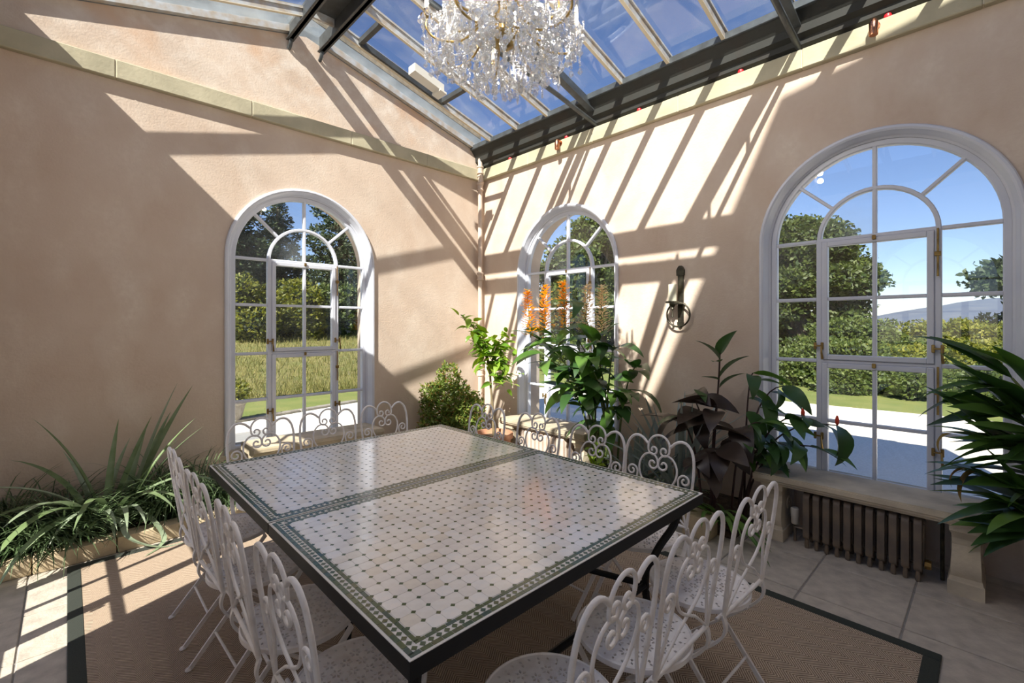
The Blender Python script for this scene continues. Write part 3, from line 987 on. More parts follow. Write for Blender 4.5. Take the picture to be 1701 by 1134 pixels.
    add('seat_bar', [(-.172, -.15, .436), (.172, -.15, .436)], .006)
    return c
proto = make_chair()
CH = []
L = 'off-white scrolled iron folding chair, '
CH += [(-3.39, -2.01, -90, L + 'furthest along the left side of the tables', 'left'), (-3.39, -2.50, -88, L + 'second from the gable on the left side of the tables', 'left'),
       (-3.385, -3.005, -92, L + 'third from the gable on the left side of the tables', 'left'), (-3.37, -3.455, -89, L + 'nearest the camera on the left side of the tables', 'left')]
CH += [(-3.03, -3.90, 3, L + 'under the table corner nearest the camera, cut by the frame', 'near'), (-2.585, -3.895, 0, L + 'in the middle of the near end of the tables', 'near'),
       (-2.125, -3.92, -2, L + 'at the near end of the tables closest to the radiator', 'near')]
CH += [(-1.915, -2.085, 91, L + 'beside the potted citrus tree', 'right'), (-1.90, -2.595, 89, L + 'backing onto the sunlit stone bench and radiator', 'right'),
       (-1.935, -3.11, 90, L + 'second from the dark canna on the right side', 'right'), (-1.895, -3.50, 92, L + 'in front of the dark canna leaves', 'right')]
CH += [(-3.09, -1.695, 180, L + 'in front of the gable window, leftmost of three', 'far'), (-2.65, -1.665, 178, L + 'in front of the gable window, middle of three', 'far'),
       (-2.195, -1.665, 181, L + 'in front of the gable window, rightmost of three', 'far')]
GR = {'left': 'chairs along the left side of the tables', 'near': 'chairs at the near end of the tables', 'right': 'chairs along the right side of the tables', 'far': 'chairs at the window end of the tables'}
for i, (x, y, a, lab, g) in enumerate(CH):
    o = proto if i == 0 else copy_tree(proto)
    o.location = (x, y, 0); o.rotation_euler = (0, 0, R(a))
    tag(o, lab, 'chair', GR[g])

# ------------------------------------------------------------------ stone benches
def make_bench(name, label, loc, rotz, material, ln=1.20):
    """local: x along the wall, y towards the wall, front at -y"""
    b = empty(name, loc, rotz)
    tag(b, label, 'bench', 'stone benches under the windows')
    bm = BM()
    h = ln / 2
    prof = [(-.215, .460), (-.215, .425), (-.205, .418), (-.205, .408), (-.19, .398), (-.185, .388), (.19, .388), (.19, .46)]
    prism(bm, [(y, z) for y, z in prof], 0, -h, h)
    bmesh.ops.bevel(bm, geom=[e for e in bm.edges if min(v.co.z for v in e.verts) > .45], offset=.008, segments=2, affect='EDGES')
    obj('seat_slab', bm, material, b, smooth=True, angle=25)
    for s in (-1, 1):
        secs = [(.0, .18, .075), (.075, .18, .075), (.08, .172, .070), (.10, .165, .066), (.115, .17, .062), (.15, .175, .062), (.19, .168, .060), (.23, .150, .058),
                (.27, .135, .057), (.305, .138, .058), (.335, .155, .060), (.345, .165, .064), (.352, .172, .068), (.388, .172, .068)]
        bm = BM(); rings = []
        for z, fy, fx in secs:
            yb = .15
            rings.append([bm.verts.new((s * (h - .11) + a, q, z)) for a, q in ((-fx, -fy), (fx, -fy), (fx, yb), (-fx, yb))])
        for A, B in zip(rings, rings[1:]):
            for k in range(4): bm.faces.new((A[k], A[(k + 1) % 4], B[(k + 1) % 4], B[k]))
        bm.faces.new(rings[0][::-1]); bm.faces.new(rings[-1])
        leg = obj('bench_leg', bm, material, b, smooth=True, angle=22)
        for t in (-1, 1):                                       # carved volute on each face of the leg
            vb = BM(); tube(vb, [(s * (h - .11) + t * .059, .0 + u, .22 + w) for u, w in spiral(0, 0, .075, .012, -90, 400, 24)], .008, 6)
            obj('volute', vb, material, leg, smooth=True)
    return b
make_bench('stone_bench', 'stone bench under the gable window, behind the table', (-2.27, -.245, 0), 0, 'bench_stone')
make_bench('stone_bench', 'sunlit stone bench under the window by the citrus tree', (-.245, -1.46, 0), -PI / 2, 'bench_stone')
make_bench('stone_bench', 'shaded stone bench over the iron radiator at the right', (-.245, -4.165, 0), -PI / 2, 'bench_old')

# ------------------------------------------------------------------ column radiators
def make_radiator(name, label, loc, n, pale):
    r = empty(name, loc)
    tag(r, label, 'radiator', 'cast iron radiators under the benches')
    bm = BM()
    pr = [(-.085, .075), (-.07, .06), (.07, .06), (.085, .075), (.085, .345), (.07, .37), (.03, .378), (-.03, .378), (-.07, .37), (-.085, .345)]
    prism(bm, pr, 1, -.0205, .0205)
    bmesh.ops.bevel(bm, geom=list(bm.edges), offset=.011, segments=2, affect='EDGES', profile=.6)
    for x in (-.034, .034):
        for s in (-1, 1):
            box(bm, (x - .012, s * .022 - .005, .10), (x + .012, s * .022 + .005, .335), bevel=.004)
    for x in (-.06, .06):
        lathe(bm, [(.012, .001), (.014, .02), (.01, .065)], 8, (x, 0))
    me = mesh_of(bm, 'section', True, 35); me.materials.append(MATS[pale])
    for k in range(n):
        obj('section', me, None, r, (0, -.0568 * k, 0))
    for z in (.095, .335):
        bm = BM(); tube(bm, [(0, .03, z), (0, -.0568 * (n - 1) - .03, z)], .02, 10)
        obj('header_pipe', bm, 'radiator_iron', r)
    bm = BM(); tube(bm, [(0, .028, .10), (0, .085, .10), (0, .085, .004)], .011, 8)
    vp = obj('valve_pipe', bm, 'radiator_iron', r)
    bm = BM(); lathe(bm, [(.020, .12), (.024, .125), (.024, .165), (.027, .17), (.027, .225), (.02, .232), (0, .232)], 16, (0, .085))
    obj('valve_head', bm, 'valve_white', vp, smooth=True)
    bm = BM(); tube(bm, [(.04, -.0568 * (n - 1) - .02, .355), (.05, -.0568 * (n - 1) - .09, .355), (.05, -.0568 * (n - 1) - .10, .34), (.05, -.0568 * (n - 1) - .10, .004)], .010, 8)
    obj('riser_pipe', bm, 'bronze', r)
    bm = BM(); lathe(bm, [(.0, 0), (.028, 0), (.03, .01), (.026, .03), (0, .03)], 8)
    bmesh.ops.transform(bm, matrix=Matrix.Translation((-.03, -.0568 * (n - 1) - .028, .10)) @ Matrix.Rotation(PI / 2, 4, 'X'), verts=bm.verts)
    obj('end_valve', bm, 'brass', r)
    return r
make_radiator('radiator', 'rusty cast iron radiator under the shaded bench at the right', (-.33, -3.885, 0), 11, 'radiator_iron')
make_radiator('radiator', 'cast iron radiator under the sunlit bench by the citrus tree', (-.33, -1.18, 0), 11, 'pipe_cream')

# ------------------------------------------------------------------ wall sconce with candle
sc = empty('wall_sconce', (0, -2.806, 0))
tag(sc, 'bronze wall sconce with an iron ring and a cream candle', 'sconce')
bm = BM(); box(bm, (-.016, -.027, 1.52), (.0, .027, 1.97), bevel=.004)
bp_ = obj('back_plate', bm, 'bronze', sc)
bm = BM(); prism(bm, [(-.034, 1.955), (.034, 1.955), (.036, 1.99), (.036, 2.005), (.02, 2.035), (.008, 2.045), (0, 2.04), (-.008, 2.045), (-.02, 2.035), (-.036, 2.005), (-.036, 1.99)], 0, -.024, .0)
obj('finial', bm, 'bronze', bp_)
bm = BM(); prism(bm, [(-.03, 1.535), (-.026, 1.515), (-.012, 1.492), (0, 1.484), (.012, 1.492), (.026, 1.515), (.03, 1.535)], 0, -.022, .0)
obj('foot_boss', bm, 'bronze', bp_)
bm = BM(); tube(bm, [(-.05, .004 + .108 * math.cos(2 * PI * k / 40), 1.602 + .108 * math.sin(2 * PI * k / 40)) for k in range(40)], .008, 8, closed=True)
obj('ring', bm, 'bronze', sc, smooth=True)
bm = BM(); box(bm, (-.145, -.048, 1.694), (-.014, .04, 1.704), bevel=.002); box(bm, (-.155, -.012, 1.704), (-.06, .075, 1.722), bevel=.004)
obj('bracket_shelf', bm, 'bronze', sc)
bm = BM(); lathe(bm, [(0, 1.575), (.012, 1.582), (.009, 1.60), (.005, 1.625), (.007, 1.645), (.018, 1.652), (.012, 1.665), (.024, 1.68), (.03, 1.696)], 14, (-.105, .03))
obj('drop_finial', bm, 'bronze', sc, smooth=True)
cd = BM(); lathe(cd, [(0, 1.722), (.036, 1.722), (.036, 1.868), (.034, 1.872), (.026, 1.866), (0, 1.862)], 20, (-.105, .03))
obj('candle', cd, 'wax', sc, smooth=True)

# ------------------------------------------------------------------ copper spots and red caps on the string course
for y, lab in ((-1.43, 'small copper spotlight on the string course above the corner window'), (-4.205, 'small copper spotlight on the string course above the radiator window')):
    s = empty('copper_spotlight', (-.055, y, 3.50))
    tag(s, lab, 'spotlight', 'copper spotlights on the string course')
    bm = BM(); lathe(bm, [(.024, -.055), (.026, -.05), (.026, .03), (.02, .04), (0, .042)], 16, (-.055, 0))
    obj('lamp_barrel', bm, 'copper', s, smooth=True)
    bm = BM(); tube(bm, catmull([(-.055, 0, .03), (-.05, 0, .045), (-.02, 0, .045), (.0, 0, .03)], 4), .018, 10)
    obj('elbow', bm, 'copper', s, smooth=True)
    bm = BM(); tube(bm, [(-.006, 0, .026), (.0, 0, .026)], .03, 16)
    obj('rose', bm, 'copper', s)
for y in (-.60, -1.50, -2.40, -3.33, -4.27):
    bm = BM(); lathe(bm, [(.022, 3.565), (.024, 3.575), (.02, 3.59), (0, 3.596)], 12, (-.03, y))
    obj('red_cap', bm, 'red_cap', trim_2, smooth=True)

# ------------------------------------------------------------------ corner downpipe
dp = empty('downpipe', (-.075, -.075, 0))
tag(dp, 'cream painted iron downpipe with collars in the corner', 'pipe')
bm = BM(); tube(bm, catmull([(.0, .0, .05), (0, 0, 1.0), (0, 0, 2.2), (0, 0, 3.30), (.006, 0, 3.40), (-.008, -.012, 3.50), (-.006, -.01, 3.60), (.0, 0, 3.68), (.03, .0, 3.76)], 5), .030, 12)
obj('pipe', bm, 'pipe_cream', dp, smooth=True)
for z, x in ((.9, 0), (2.155, 0), (3.33, 0), (3.43, 0), (3.55, -.008)):
    bm = BM(); lathe(bm, [(.03, z - .055), (.044, z - .05), (.044, z - .036), (.036, z - .03), (.037, z + .02), (.046, z + .028), (.046, z + .045), (.034, z + .05)], 16, (x, -.01 if z > 3.4 else 0), cap=False)
    obj('collar', bm, 'pipe_cream', dp, smooth=True, angle=35)

# ------------------------------------------------------------------ crystal chandelier
ch = empty('chandelier', (XR, -2.9, 0))
tag(ch, 'large brass chandelier hung with glass bead chains and crystal drops', 'chandelier')
bm = BM(); lathe(bm, [(0, 3.01), (.02, 3.012), (.05, 3.03), (.075, 3.055), (.085, 3.085), (.07, 3.095), (.03, 3.10), (.028, 3.16), (.04, 3.20), (.03, 3.26), (.02, 3.30), (.035, 3.42), (.05, 3.46), (.03, 3.52), (.018, 3.60), (.018, 3.86), (.03, 3.88), (0, 3.90)], 20)
stem = obj('stem', bm, 'old_brass', ch, smooth=True)
links = BM()
for k in range(11):
    z = 3.90 + k * .04
    pts = [(.012 * math.cos(a) if k % 2 else 0, 0 if k % 2 else .012 * math.cos(a), z + .02 + .026 * math.sin(a)) for a in [2 * PI * j / 12 for j in range(12)]]
    tube(links, pts, .004, 6, closed=True)
obj('hanging_chain', links, 'old_brass', ch)
def bead_mesh(r):
    b = BM(); bmesh.ops.create_icosphere(b, subdivisions=1, radius=r); return mesh_of(b, 'bead')
def drop_mesh(l, w):
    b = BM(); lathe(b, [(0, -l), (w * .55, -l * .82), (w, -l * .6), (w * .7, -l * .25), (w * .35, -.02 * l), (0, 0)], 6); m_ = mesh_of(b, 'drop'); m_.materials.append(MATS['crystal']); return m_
drops = [drop_mesh(.085, .014), drop_mesh(.06, .016), drop_mesh(.11, .011), drop_mesh(.045, .017)]
bead_v = np.array([v.co[:] for v in bead_mesh(1.0).vertices]); _bm = bead_mesh(1.0); bead_f = np.array([p.vertices[:] for p in _bm.polygons])
def bead_string(name, pts, r, parent):
    V, F = [], []
    for k, p in enumerate(pts):
        rr = r * (1.25 if k % 5 == 0 else 1)
        F.append(bead_f + len(V) * len(bead_v)); V.append(bead_v * rr + np.array(p))
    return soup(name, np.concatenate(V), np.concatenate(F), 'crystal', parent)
def swag(p, q, sag, n):
    p, q = np.array(p), np.array(q)
    return [tuple(p + (q - p) * t - np.array((0, 0, sag * 4 * t * (1 - t)))) for t in [k / (n - 1) for k in range(n)]]
tips = []
crand = random.Random(3)
ndrop = 0
for tier, (n, rad, zb, zt, off) in enumerate(((8, .415, 3.10, 3.14, .2), (8, .30, 3.22, 3.28, .6), (6, .20, 3.42, 3.50, .1))):
    ring = []
    for k in range(n):
        a = 2 * PI * k / n + off
        ca, sa = math.cos(a), math.sin(a)
        P = lambda r, z: (r * ca, r * sa, z)
        bm = BM(); tube(bm, catmull([P(.03, zb + .05), P(rad * .3, zb + .03), P(rad * .55, zb - .06), P(rad * .85, zb - .07), P(rad, zb - .02), P(rad, zt)], 5), .0062, 7)
        arm = obj('arm', bm, 'old_brass', ch, smooth=True)
        bm = BM(); lathe(bm, [(.006, zt - .01), (.03, zt + .004), (.034, zt + .012), (.012, zt + .012), (.013, zt + .04), (.016, zt + .045)], 12, P(rad, 0)[:2])
        obj('drip_pan', bm, 'old_brass', arm, smooth=True)
        bm = BM(); lathe(bm, [(.011, zt + .04), (.011, zt + .125), (.004, zt + .13)], 10, P(rad, 0)[:2])
        obj('candle_tube', bm, 'candle_white', arm, smooth=True)
        bm = BM(); lathe(bm, [(.004, zt + .13), (.009, zt + .142), (.008, zt + .155), (.003, zt + .172), (0, zt + .178)], 10, P(rad, 0)[:2])
        obj('bulb_added_glow', bm, 'bulb_added_glow', arm, smooth=True)
        if tier == 0:                                        # fill lights added to brighten the room; the candles are unlit
            ld = bpy.data.lights.new('added_fill_light', 'POINT'); ld.energy = 5.2; ld.color = (1.0, .93, .84); ld.shadow_soft_size = .03
            lo_ = bpy.data.objects.new('added_fill_light', ld); COL.objects.link(lo_); lo_.parent = ch; lo_.location = P(rad + .045, zt + .15)
        ring.append(P(rad, zt))
        for j in range(6):
            b = a + 2 * PI * j / 6
            o = obj('crystal_drop', drops[crand.randrange(4)], None, ch, (P(rad, 0)[0] + .033 * math.cos(b), P(rad, 0)[1] + .033 * math.sin(b), zt + .006))
            ndrop += 1
        for f in (.45, .7, .88):
            if crand.random() < .8:
                obj('crystal_drop', drops[crand.choice((0, 0, 2, 3))], None, ch, P(rad * f, zb - .07 + crand.uniform(-.01, .03))); ndrop += 1
        bead_string('bead_chain', [P(rad * .99, zt - .02 - .0125 * i) for i in range(int(crand.uniform(8, 19)))], .0074, ch)
        bead_string('bead_chain', [(P(rad * .7, 0)[0] + .01 * math.sin(i), P(rad * .7, 0)[1], zb - .06 - .0125 * i) for i in range(int(crand.uniform(6, 13)))], .0074, ch)
    for k in range(n):
        p, q = ring[k], ring[(k + 1) % n]
        L2 = math.dist(p, q)
        bead_string('bead_chain', swag(p, q, L2 * .45, int(L2 * 1.6 / .0125)), .0078, ch)
        mid = ((p[0] + q[0]) / 2, (p[1] + q[1]) / 2, p[2] - L2 * .45)
        obj('crystal_drop', drops[crand.choice((0, 2))], None, ch, mid); ndrop += 1
        bead_string('bead_chain', swag(p, (p[0] * .12, p[1] * .12, p[2] + .12), .10, int(math.dist(p, (0, 0, p[2])) * 1.3 / .0125)), .0070, ch)
    tips.append(ring)
for k in range(8):
    p, q = tips[0][k], tips[1][(k + 1) % 8]
    bead_string('bead_chain', swag(p, q, .05, 22), .0074, ch)
for k in range(10):                                           # basket of short chains under the bowl
    a = 2 * PI * k / 10
    p = (.085 * math.cos(a), .085 * math.sin(a), 3.075); q = (.24 * math.cos(a + .3), .24 * math.sin(a + .3), 3.04)
    bead_string('bead_chain', swag(p, q, .14, 26), .0074, ch)
    obj('crystal_drop', drops[2 if k % 2 else 0], None, ch, ((p[0] + q[0]) / 2, (p[1] + q[1]) / 2, 2.915)); ndrop += 1
    obj('crystal_drop', drops[k % 4], None, ch, (.075 * math.cos(a), .075 * math.sin(a), 3.06)); ndrop += 1
for k in range(44):
    a = crand.uniform(0, 2 * PI); r_ = crand.uniform(.12, .43)
    z0 = 3.10 - .28 * (1 - (r_ / .45) ** 2) + crand.uniform(.0, .10)
    obj('crystal_drop', drops[crand.randrange(4)], None, ch, (r_ * math.cos(a), r_ * math.sin(a), z0)); ndrop += 1
# fringe of short bead strands with a small drop at each end, too many to tell apart
V, F, nv = [], [], 0
dv = np.array([v.co[:] for v in drops[3].vertices]); df = [tuple(p.vertices) for p in drops[3].polygons]
FV, FF, fn_ = [], [], 0
for k in range(420):
    a = crand.uniform(0, 2 * PI); tier = crand.choice((0, 0, 0, 1, 1, 2))
    rad, zb = ((.44, 3.12), (.32, 3.27), (.22, 3.48))[tier]
    r_ = rad * crand.uniform(.25, 1.0) ** .6
    p = np.array((r_ * math.cos(a), r_ * math.sin(a), zb - .05 * math.sin(PI * r_ / rad) + crand.uniform(-.06, .05) - (.06 * (1 - r_ / rad) if tier == 0 else 0)))
    for j in range(crand.randrange(3, 9)):
        V.append(bead_v * .0072 + p); F.append(bead_f + nv); nv += len(bead_v)
        p = p - np.array((crand.uniform(-.002, .002), crand.uniform(-.002, .002), .0145))
    FV.append(dv * crand.uniform(.7, 1.3) + p); FF += [tuple(i + fn_ for i in f) for f in df]; fn_ += len(dv)
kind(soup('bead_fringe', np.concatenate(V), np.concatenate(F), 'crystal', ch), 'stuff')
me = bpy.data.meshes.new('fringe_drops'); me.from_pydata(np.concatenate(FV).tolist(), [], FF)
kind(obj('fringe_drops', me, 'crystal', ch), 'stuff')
bm = BM(); bmesh.ops.create_icosphere(bm, subdivisions=2, radius=.028, matrix=Matrix.Translation((0, 0, 2.93)))
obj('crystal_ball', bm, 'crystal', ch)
bead_string('bead_chain', [(0, 0, 3.01 - .0125 * i) for i in range(5)], .006, ch)
# ------------------------------------------------------------------ planting beds with stone kerbs
def bed(label, soil_lo, soil_hi, kerbs):
    b = empty('planting_bed', (soil_lo[0], soil_lo[1], 0))
    o = Vector((soil_lo[0], soil_lo[1], 0))
    tag(b, label, 'planting bed')
    bm = BM(); box(bm, Vector((*soil_lo, .0)) - o, Vector((*soil_hi, .07)) - o)
    bmesh.ops.subdivide_edges(bm, edges=bm.edges, cuts=9, use_grid_fill=True)
    for v in bm.verts:
        if v.co.z > .06: v.co.z += rnd.uniform(-.02, .025)
    obj('soil', bm, 'soil', b)
    for lo, hi in kerbs:
        bm = BM(); box(bm, Vector(lo) - o, Vector(hi) - o, bevel=.012, seg=2)
        obj('kerb_stone', bm, 'kerb_stone', b, smooth=True, angle=30)
    return b
bed('long planting bed of strappy grasses along the gable wall, left', (-4.54, -.62), (-2.96, -.01),
    [((x, -.745 + rnd.uniform(-.01, .01), 0), (x + .385, -.62, .095 + rnd.uniform(-.01, .01))) for x in (-4.54, -4.15, -3.76, -3.37, -2.98)])
bed('planting bed in the corner under the azalea', (-1.56, -.60), (-.12, -.01), [((x, -.70, 0), (x + .345, -.60, .10)) for x in (-1.56, -1.21, -.86, -.51)])
bed('planting bed between the two benches along the right wall', (-.63, -3.50), (-.01, -2.10),
    [((-.755, y, 0), (-.63, y + .19, .15)) for y in (-2.32, -2.56, -2.80, -3.04)] + [((-.80, -3.39, 0), (-.63, -3.20, .155))])

# ------------------------------------------------------------------ leaves
def leaf_mesh(Ln, W, bend, m, fold=.2, strap=False, n=8, twist=0.0, wave=0.0):
    bm = BM(); th = 0.0; x = z = 0.0; rows = []
    for i in range(n + 1):
        t = i / n
        w = W / 2 * ((min(1, .45 + t * 2.2) * (1 - t ** 3.2)) if strap else (max(0, math.sin(PI * t ** .72)) ** .85))
        if i == 0 and not strap: w = W * .04
        if i == n: w = W * .01
        a = twist * t
        dy, dz = math.cos(a), math.sin(a)
        wz = wave * math.sin(t * 9.0)
        rows.append([bm.verts.new((x, -w * dy, z + w * fold - w * dz + wz * w)), bm.verts.new((x, 0, z)), bm.verts.new((x, w * dy, z + w * fold + w * dz - wz * w))])
        st = Ln / n
        th = -bend * (t + .5 / n) ** 1.2
        x += st * math.cos(th); z += st * math.sin(th)
    for A, B in zip(rows, rows[1:]):
        for k in (0, 1): bm.faces.new((A[k], A[k + 1], B[k + 1], B[k]))
    me = mesh_of(bm, 'leaf', True)
    me.materials.append(MATS[m])
    return me
def put(parent, me, p, yaw, pitch, roll=0.0, s=1.0, name='leaf'):
    # a leaf never grows through a wall or the floor: turn it about its base until it is clear
    vv = np.array([v.co[:] for v in me.vertices]) * s
    base = np.array(Vector(p) + parent.location)
    for k in range(14):
        m_ = np.array(Matrix.Rotation(yaw, 3, 'Z') @ Matrix.Rotation(-pitch, 3, 'Y') @ Matrix.Rotation(roll, 3, 'X'))
        w_ = vv @ m_.T + base
        if w_[:, 0].max() < -.008 and w_[:, 1].max() < -.008 and w_[:, 0].min() > XL + .008 and w_[:, 2].min() > .004: break
        yaw += .45 * (k + 1) * (-1) ** k
        if k > 6: s *= .9; vv *= .9; pitch += .08
    o = obj(name, me, None, parent, p)
    o.rotation_euler = (roll, -pitch, yaw)
    o.scale = (s, s, s)
    return o
def rel(p, root):
    return Vector(p) - root.location
def bez(p, q, lift, n=10):
    p, q = Vector(p), Vector(q); m = Vector((p.x * .8 + q.x * .2, p.y * .8 + q.y * .2, q.z * .75 + p.z * .25 + lift))
    return [p * (1 - t) ** 2 + m * 2 * t * (1 - t) + q * t * t for t in [k / n for k in range(n + 1)]]

# ---- ginger lily with orange and cream flower spikes
pr = random.Random(11)
gl = empty('ginger_lily', (-.40, -2.22, .07))
tag(gl, 'tall ginger lily with orange and cream flower spikes by the corner window', 'plant')
GL = [leaf_mesh(.34, .112, b, 'leaf_green', .2, wave=.06) for b in (.5, 1.0, 1.5)] + [leaf_mesh(.38, .125, b, 'leaf_dark', .18, wave=.06) for b in (.7, 1.2, 1.7)]
def spike(parent, p, h, m, lean=(0, 0)):
    V, F = [], []
    k = 0
    for i in range(int(h / .012)):
        z = i * .012; rr = .105 * (1 - .62 * z / h)
        for j in range(7):
            a = 2 * PI * j / 7 + i * .55 + pr.uniform(-.2, .2); r2 = rr * pr.uniform(.35, 1.15)
            c = np.array((r2 * math.cos(a) + lean[0] * z, r2 * math.sin(a) + lean[1] * z, z + pr.uniform(-.01, .01)))
            d = np.array((math.cos(a), math.sin(a), .35)) * .022; s = np.array((-math.sin(a), math.cos(a), 0)) * .012
            V += [c - d * 1.3, c + s, c + d, c - s]; F.append((k, k + 1, k + 2, k + 3)); k += 4
    o = soup('flower_spike', np.array(V), np.array(F), m, parent)
    o.location = p
    bm = BM(); tube(bm, [(0, 0, -.03), (lean[0] * h, lean[1] * h, h)], [.006, .003], 6)
    obj('spike_stem', bm, 'stem_green', o)
    return o
TIPS = [(-.82, -1.71, 1.42, 'o'), (-.72, -1.80, 1.47, 'o'), (-.58, -1.93, 1.50, 'o'), (-.53, -2.13, 1.47, 'c'), (-.50, -2.29, 1.45, 'c'), (-.90, -1.80, 1.30, ''), (-.62, -2.05, 1.80, ''),
        (-.59, -2.49, 1.33, ''), (-.49, -2.66, 1.18, ''), (-.82, -2.27, 1.28, ''), (-.89, -2.18, 1.02, ''), (-.52, -2.62, .85, ''), (-.71, -2.50, 1.02, ''), (-.60, -2.35, 1.42, '')]
for i, (x, y, z, fl) in enumerate(TIPS):
    base = Vector((-.40 + pr.uniform(-.12, .08), -2.25 + pr.uniform(-.14, .12), .07))
    pts = bez(rel(base, gl), rel((x, y, z), gl), .12)
    bm = BM(); tube(bm, pts, [.011 - .006 * k / 10 for k in range(11)], 7)
    obj('stem', bm, 'stem_green', gl, smooth=True)
    nl = 8 if z > 1.1 else 6
    for k in range(nl):
        t = .42 + .56 * k / (nl - 1)
        p = pts[min(10, int(t * 10))]
        d = (pts[min(10, int(t * 10) + 1)] - pts[max(0, int(t * 10) - 1)])
        yaw0 = math.atan2(y - base.y, x - base.x)
        yaw = yaw0 + (1 if k % 2 else -1) * pr.uniform(.5, 1.4) + pr.uniform(-.3, .3)
        # leaves reach into the room, away from the wall
        v = Vector((math.cos(yaw), math.sin(yaw)))
        if v.x > .25: yaw = PI - yaw
        put(gl, GL[pr.choice((0, 1, 1, 2, 3, 4, 5))], p, yaw, pr.uniform(-.1, .75), pr.uniform(-.5, .5), pr.uniform(.85, 1.25) * (.8 if fl and t > .85 else 1))
    if fl:
        tip = rel((x, y, z), gl)
        spike(gl, tip, .44 if fl == 'o' else .43, 'flower_orange' if fl == 'o' else 'flower_cream', (pr.uniform(-.1, .1), pr.uniform(-.1, .1)))

# ---- potted citrus tree
cp = empty('terracotta_pot', (-.66, -1.0, 0))
tag(cp, 'wide terracotta pot holding the citrus tree', 'pot')
bm = BM(); lathe(bm, [(0, 0), (.14, 0), (.15, .02), (.185, .25), (.19, .29), (.21, .295), (.215, .33), (.21, .345), (.19, .345), (.18, .30), (.17, .28)], 28, cap=False)
obj('body', bm, 'terracotta', cp, smooth=True, angle=30)
bm = BM(); lathe(bm, [(0, .30), (.12, .30), (.182, .292)], 24, cap=False)
obj('soil', bm, 'soil', cp)
ct = empty('citrus_tree', (-.66, -1.0, .30))
tag(ct, 'young citrus tree with bright lime leaves in a terracotta pot', 'tree')
CL = [leaf_mesh(.15, .06, b, 'leaf_citrus', .25) for b in (.3, .8, 1.2)] + [leaf_mesh(.16, .064, .6, 'leaf_lime', .2)]
fork = Vector((-.65, -.93, .97))
bm = BM(); tube(bm, [rel(p, ct) for p in ((-.66, -1.0, .28), (-.655, -.98, .6), (-.66, -.95, .85), fork)], [.015, .013, .012, .012], 8)
obj('trunk', bm, 'stem_brown', ct, smooth=True)
br = [((-.87, -.69, 1.60), 26), ((-.90, -.84, 1.36), 20), ((-.72, -.74, 1.50), 24), ((-.42, -1.01, 1.36), 26), ((-.52, -1.08, 1.18), 22), ((-.40, -1.12, .95), 18), ((-.66, -.80, 1.30), 20), ((-.60, -1.1, 1.38), 22), ((-.80, -.95, 1.20), 14), ((-.50, -1.2, .86), 10), ((-.46, -1.14, 1.10), 12)]
for q, nl in br:
    pts = bez(rel(fork, ct), rel(q, ct), .05, 8)
    bm = BM(); tube(bm, pts, [.008 - .005 * k / 8 for k in range(9)], 6)
    obj('branch', bm, 'stem_brown', ct, smooth=True)
    for k in range(nl):
        t = .35 + .65 * k / nl
        p = pts[int(t * 8)] + Vector((pr.gauss(0, .04), pr.gauss(0, .04), pr.gauss(0, .04)))
        put(ct, CL[pr.choice((0, 1, 2, 3))], p, pr.uniform(0, 2 * PI), pr.uniform(-.6, .9), pr.uniform(-.6, .6), pr.uniform(.7, 1.2))

# ---- clouds of small leaves
def foliage(name, blobs, n, size, m, parent, rng, shell=.35, flat=.5, aspect=.5, updown=.0):
    """n small leaves scattered through ellipsoids (cx, cy, cz, rx, ry, rz)"""
    bl = np.array([b[:6] for b in blobs], dtype=float)
    wts = bl[:, 3] * bl[:, 4] + bl[:, 5] * bl[:, 3]
    idx = rng.choice(len(bl), n, p=wts / wts.sum())
    d = rng.normal(size=(n, 3)); d /= np.linalg.norm(d, axis=1)[:, None]
    rr = (shell + (1 - shell) * rng.random(n)) ** .5
    lump = 1 + .16 * np.sin(d[:, 0] * 7 + idx) * np.cos(d[:, 1] * 6 + idx * 2) + .10 * np.sin(d[:, 2] * 13 + idx)
    c = bl[idx, :3] + d * bl[idx, 3:6] * (rr * lump)[:, None]
    a = rng.normal(size=(n, 3)); a[:, 2] *= flat; a += d * .8; a[:, 2] += updown; a /= np.linalg.norm(a, axis=1)[:, None]
    b = np.cross(a, rng.normal(size=(n, 3))); b /= np.linalg.norm(b, axis=1)[:, None]
    s = (size * rng.uniform(.6, 1.3, n))[:, None]
    mid = np.cross(a, b) * .18
    v = np.stack([c - a * s, c + b * s * aspect + mid * s, c + a * s, c - b * s * aspect + mid * s], 1).reshape(-1, 3)
    f = np.arange(n * 4).reshape(n, 4)
    o = soup(name, v, f, m, parent)
    return kind(o, 'stuff')
nrng = np.random.default_rng(5)
az = empty('azalea_bush', (-.75, -.33, .07))
tag(az, 'rounded azalea bush with yellow-green leaves in the corner', 'shrub')
ab = [(-.05, .02, .55, .27, .2, .26), (.14, -.02, .48, .24, .2, .28), (-.16, .04, .45, .2, .17, .26), (.02, .05, .82, .16, .14, .18), (.26, -.08, .38, .2, .17, .24), (-.24, .05, .66, .14, .12, .14), (-.28, .0, .25, .16, .14, .16), (.05, -.12, .25, .3, .14, .2)]
foliage('foliage', ab, 6800, .028, 'azalea', az, nrng, .45, .6, .32, .4)
foliage('old_leaves', ab, 1500, .022, 'azalea_red', az, nrng, .5, .6, .32, .2)
for k in range(9):
    q = Vector((pr.uniform(-.25, .25), pr.uniform(-.12, .12), pr.uniform(.35, .65)))
    bm = BM(); tube(bm, [(0, 0, -.02), q * .5 + Vector((0, 0, .05)), q], [.010, .007, .004], 6)
    obj('branch', bm, 'stem_brown', az)

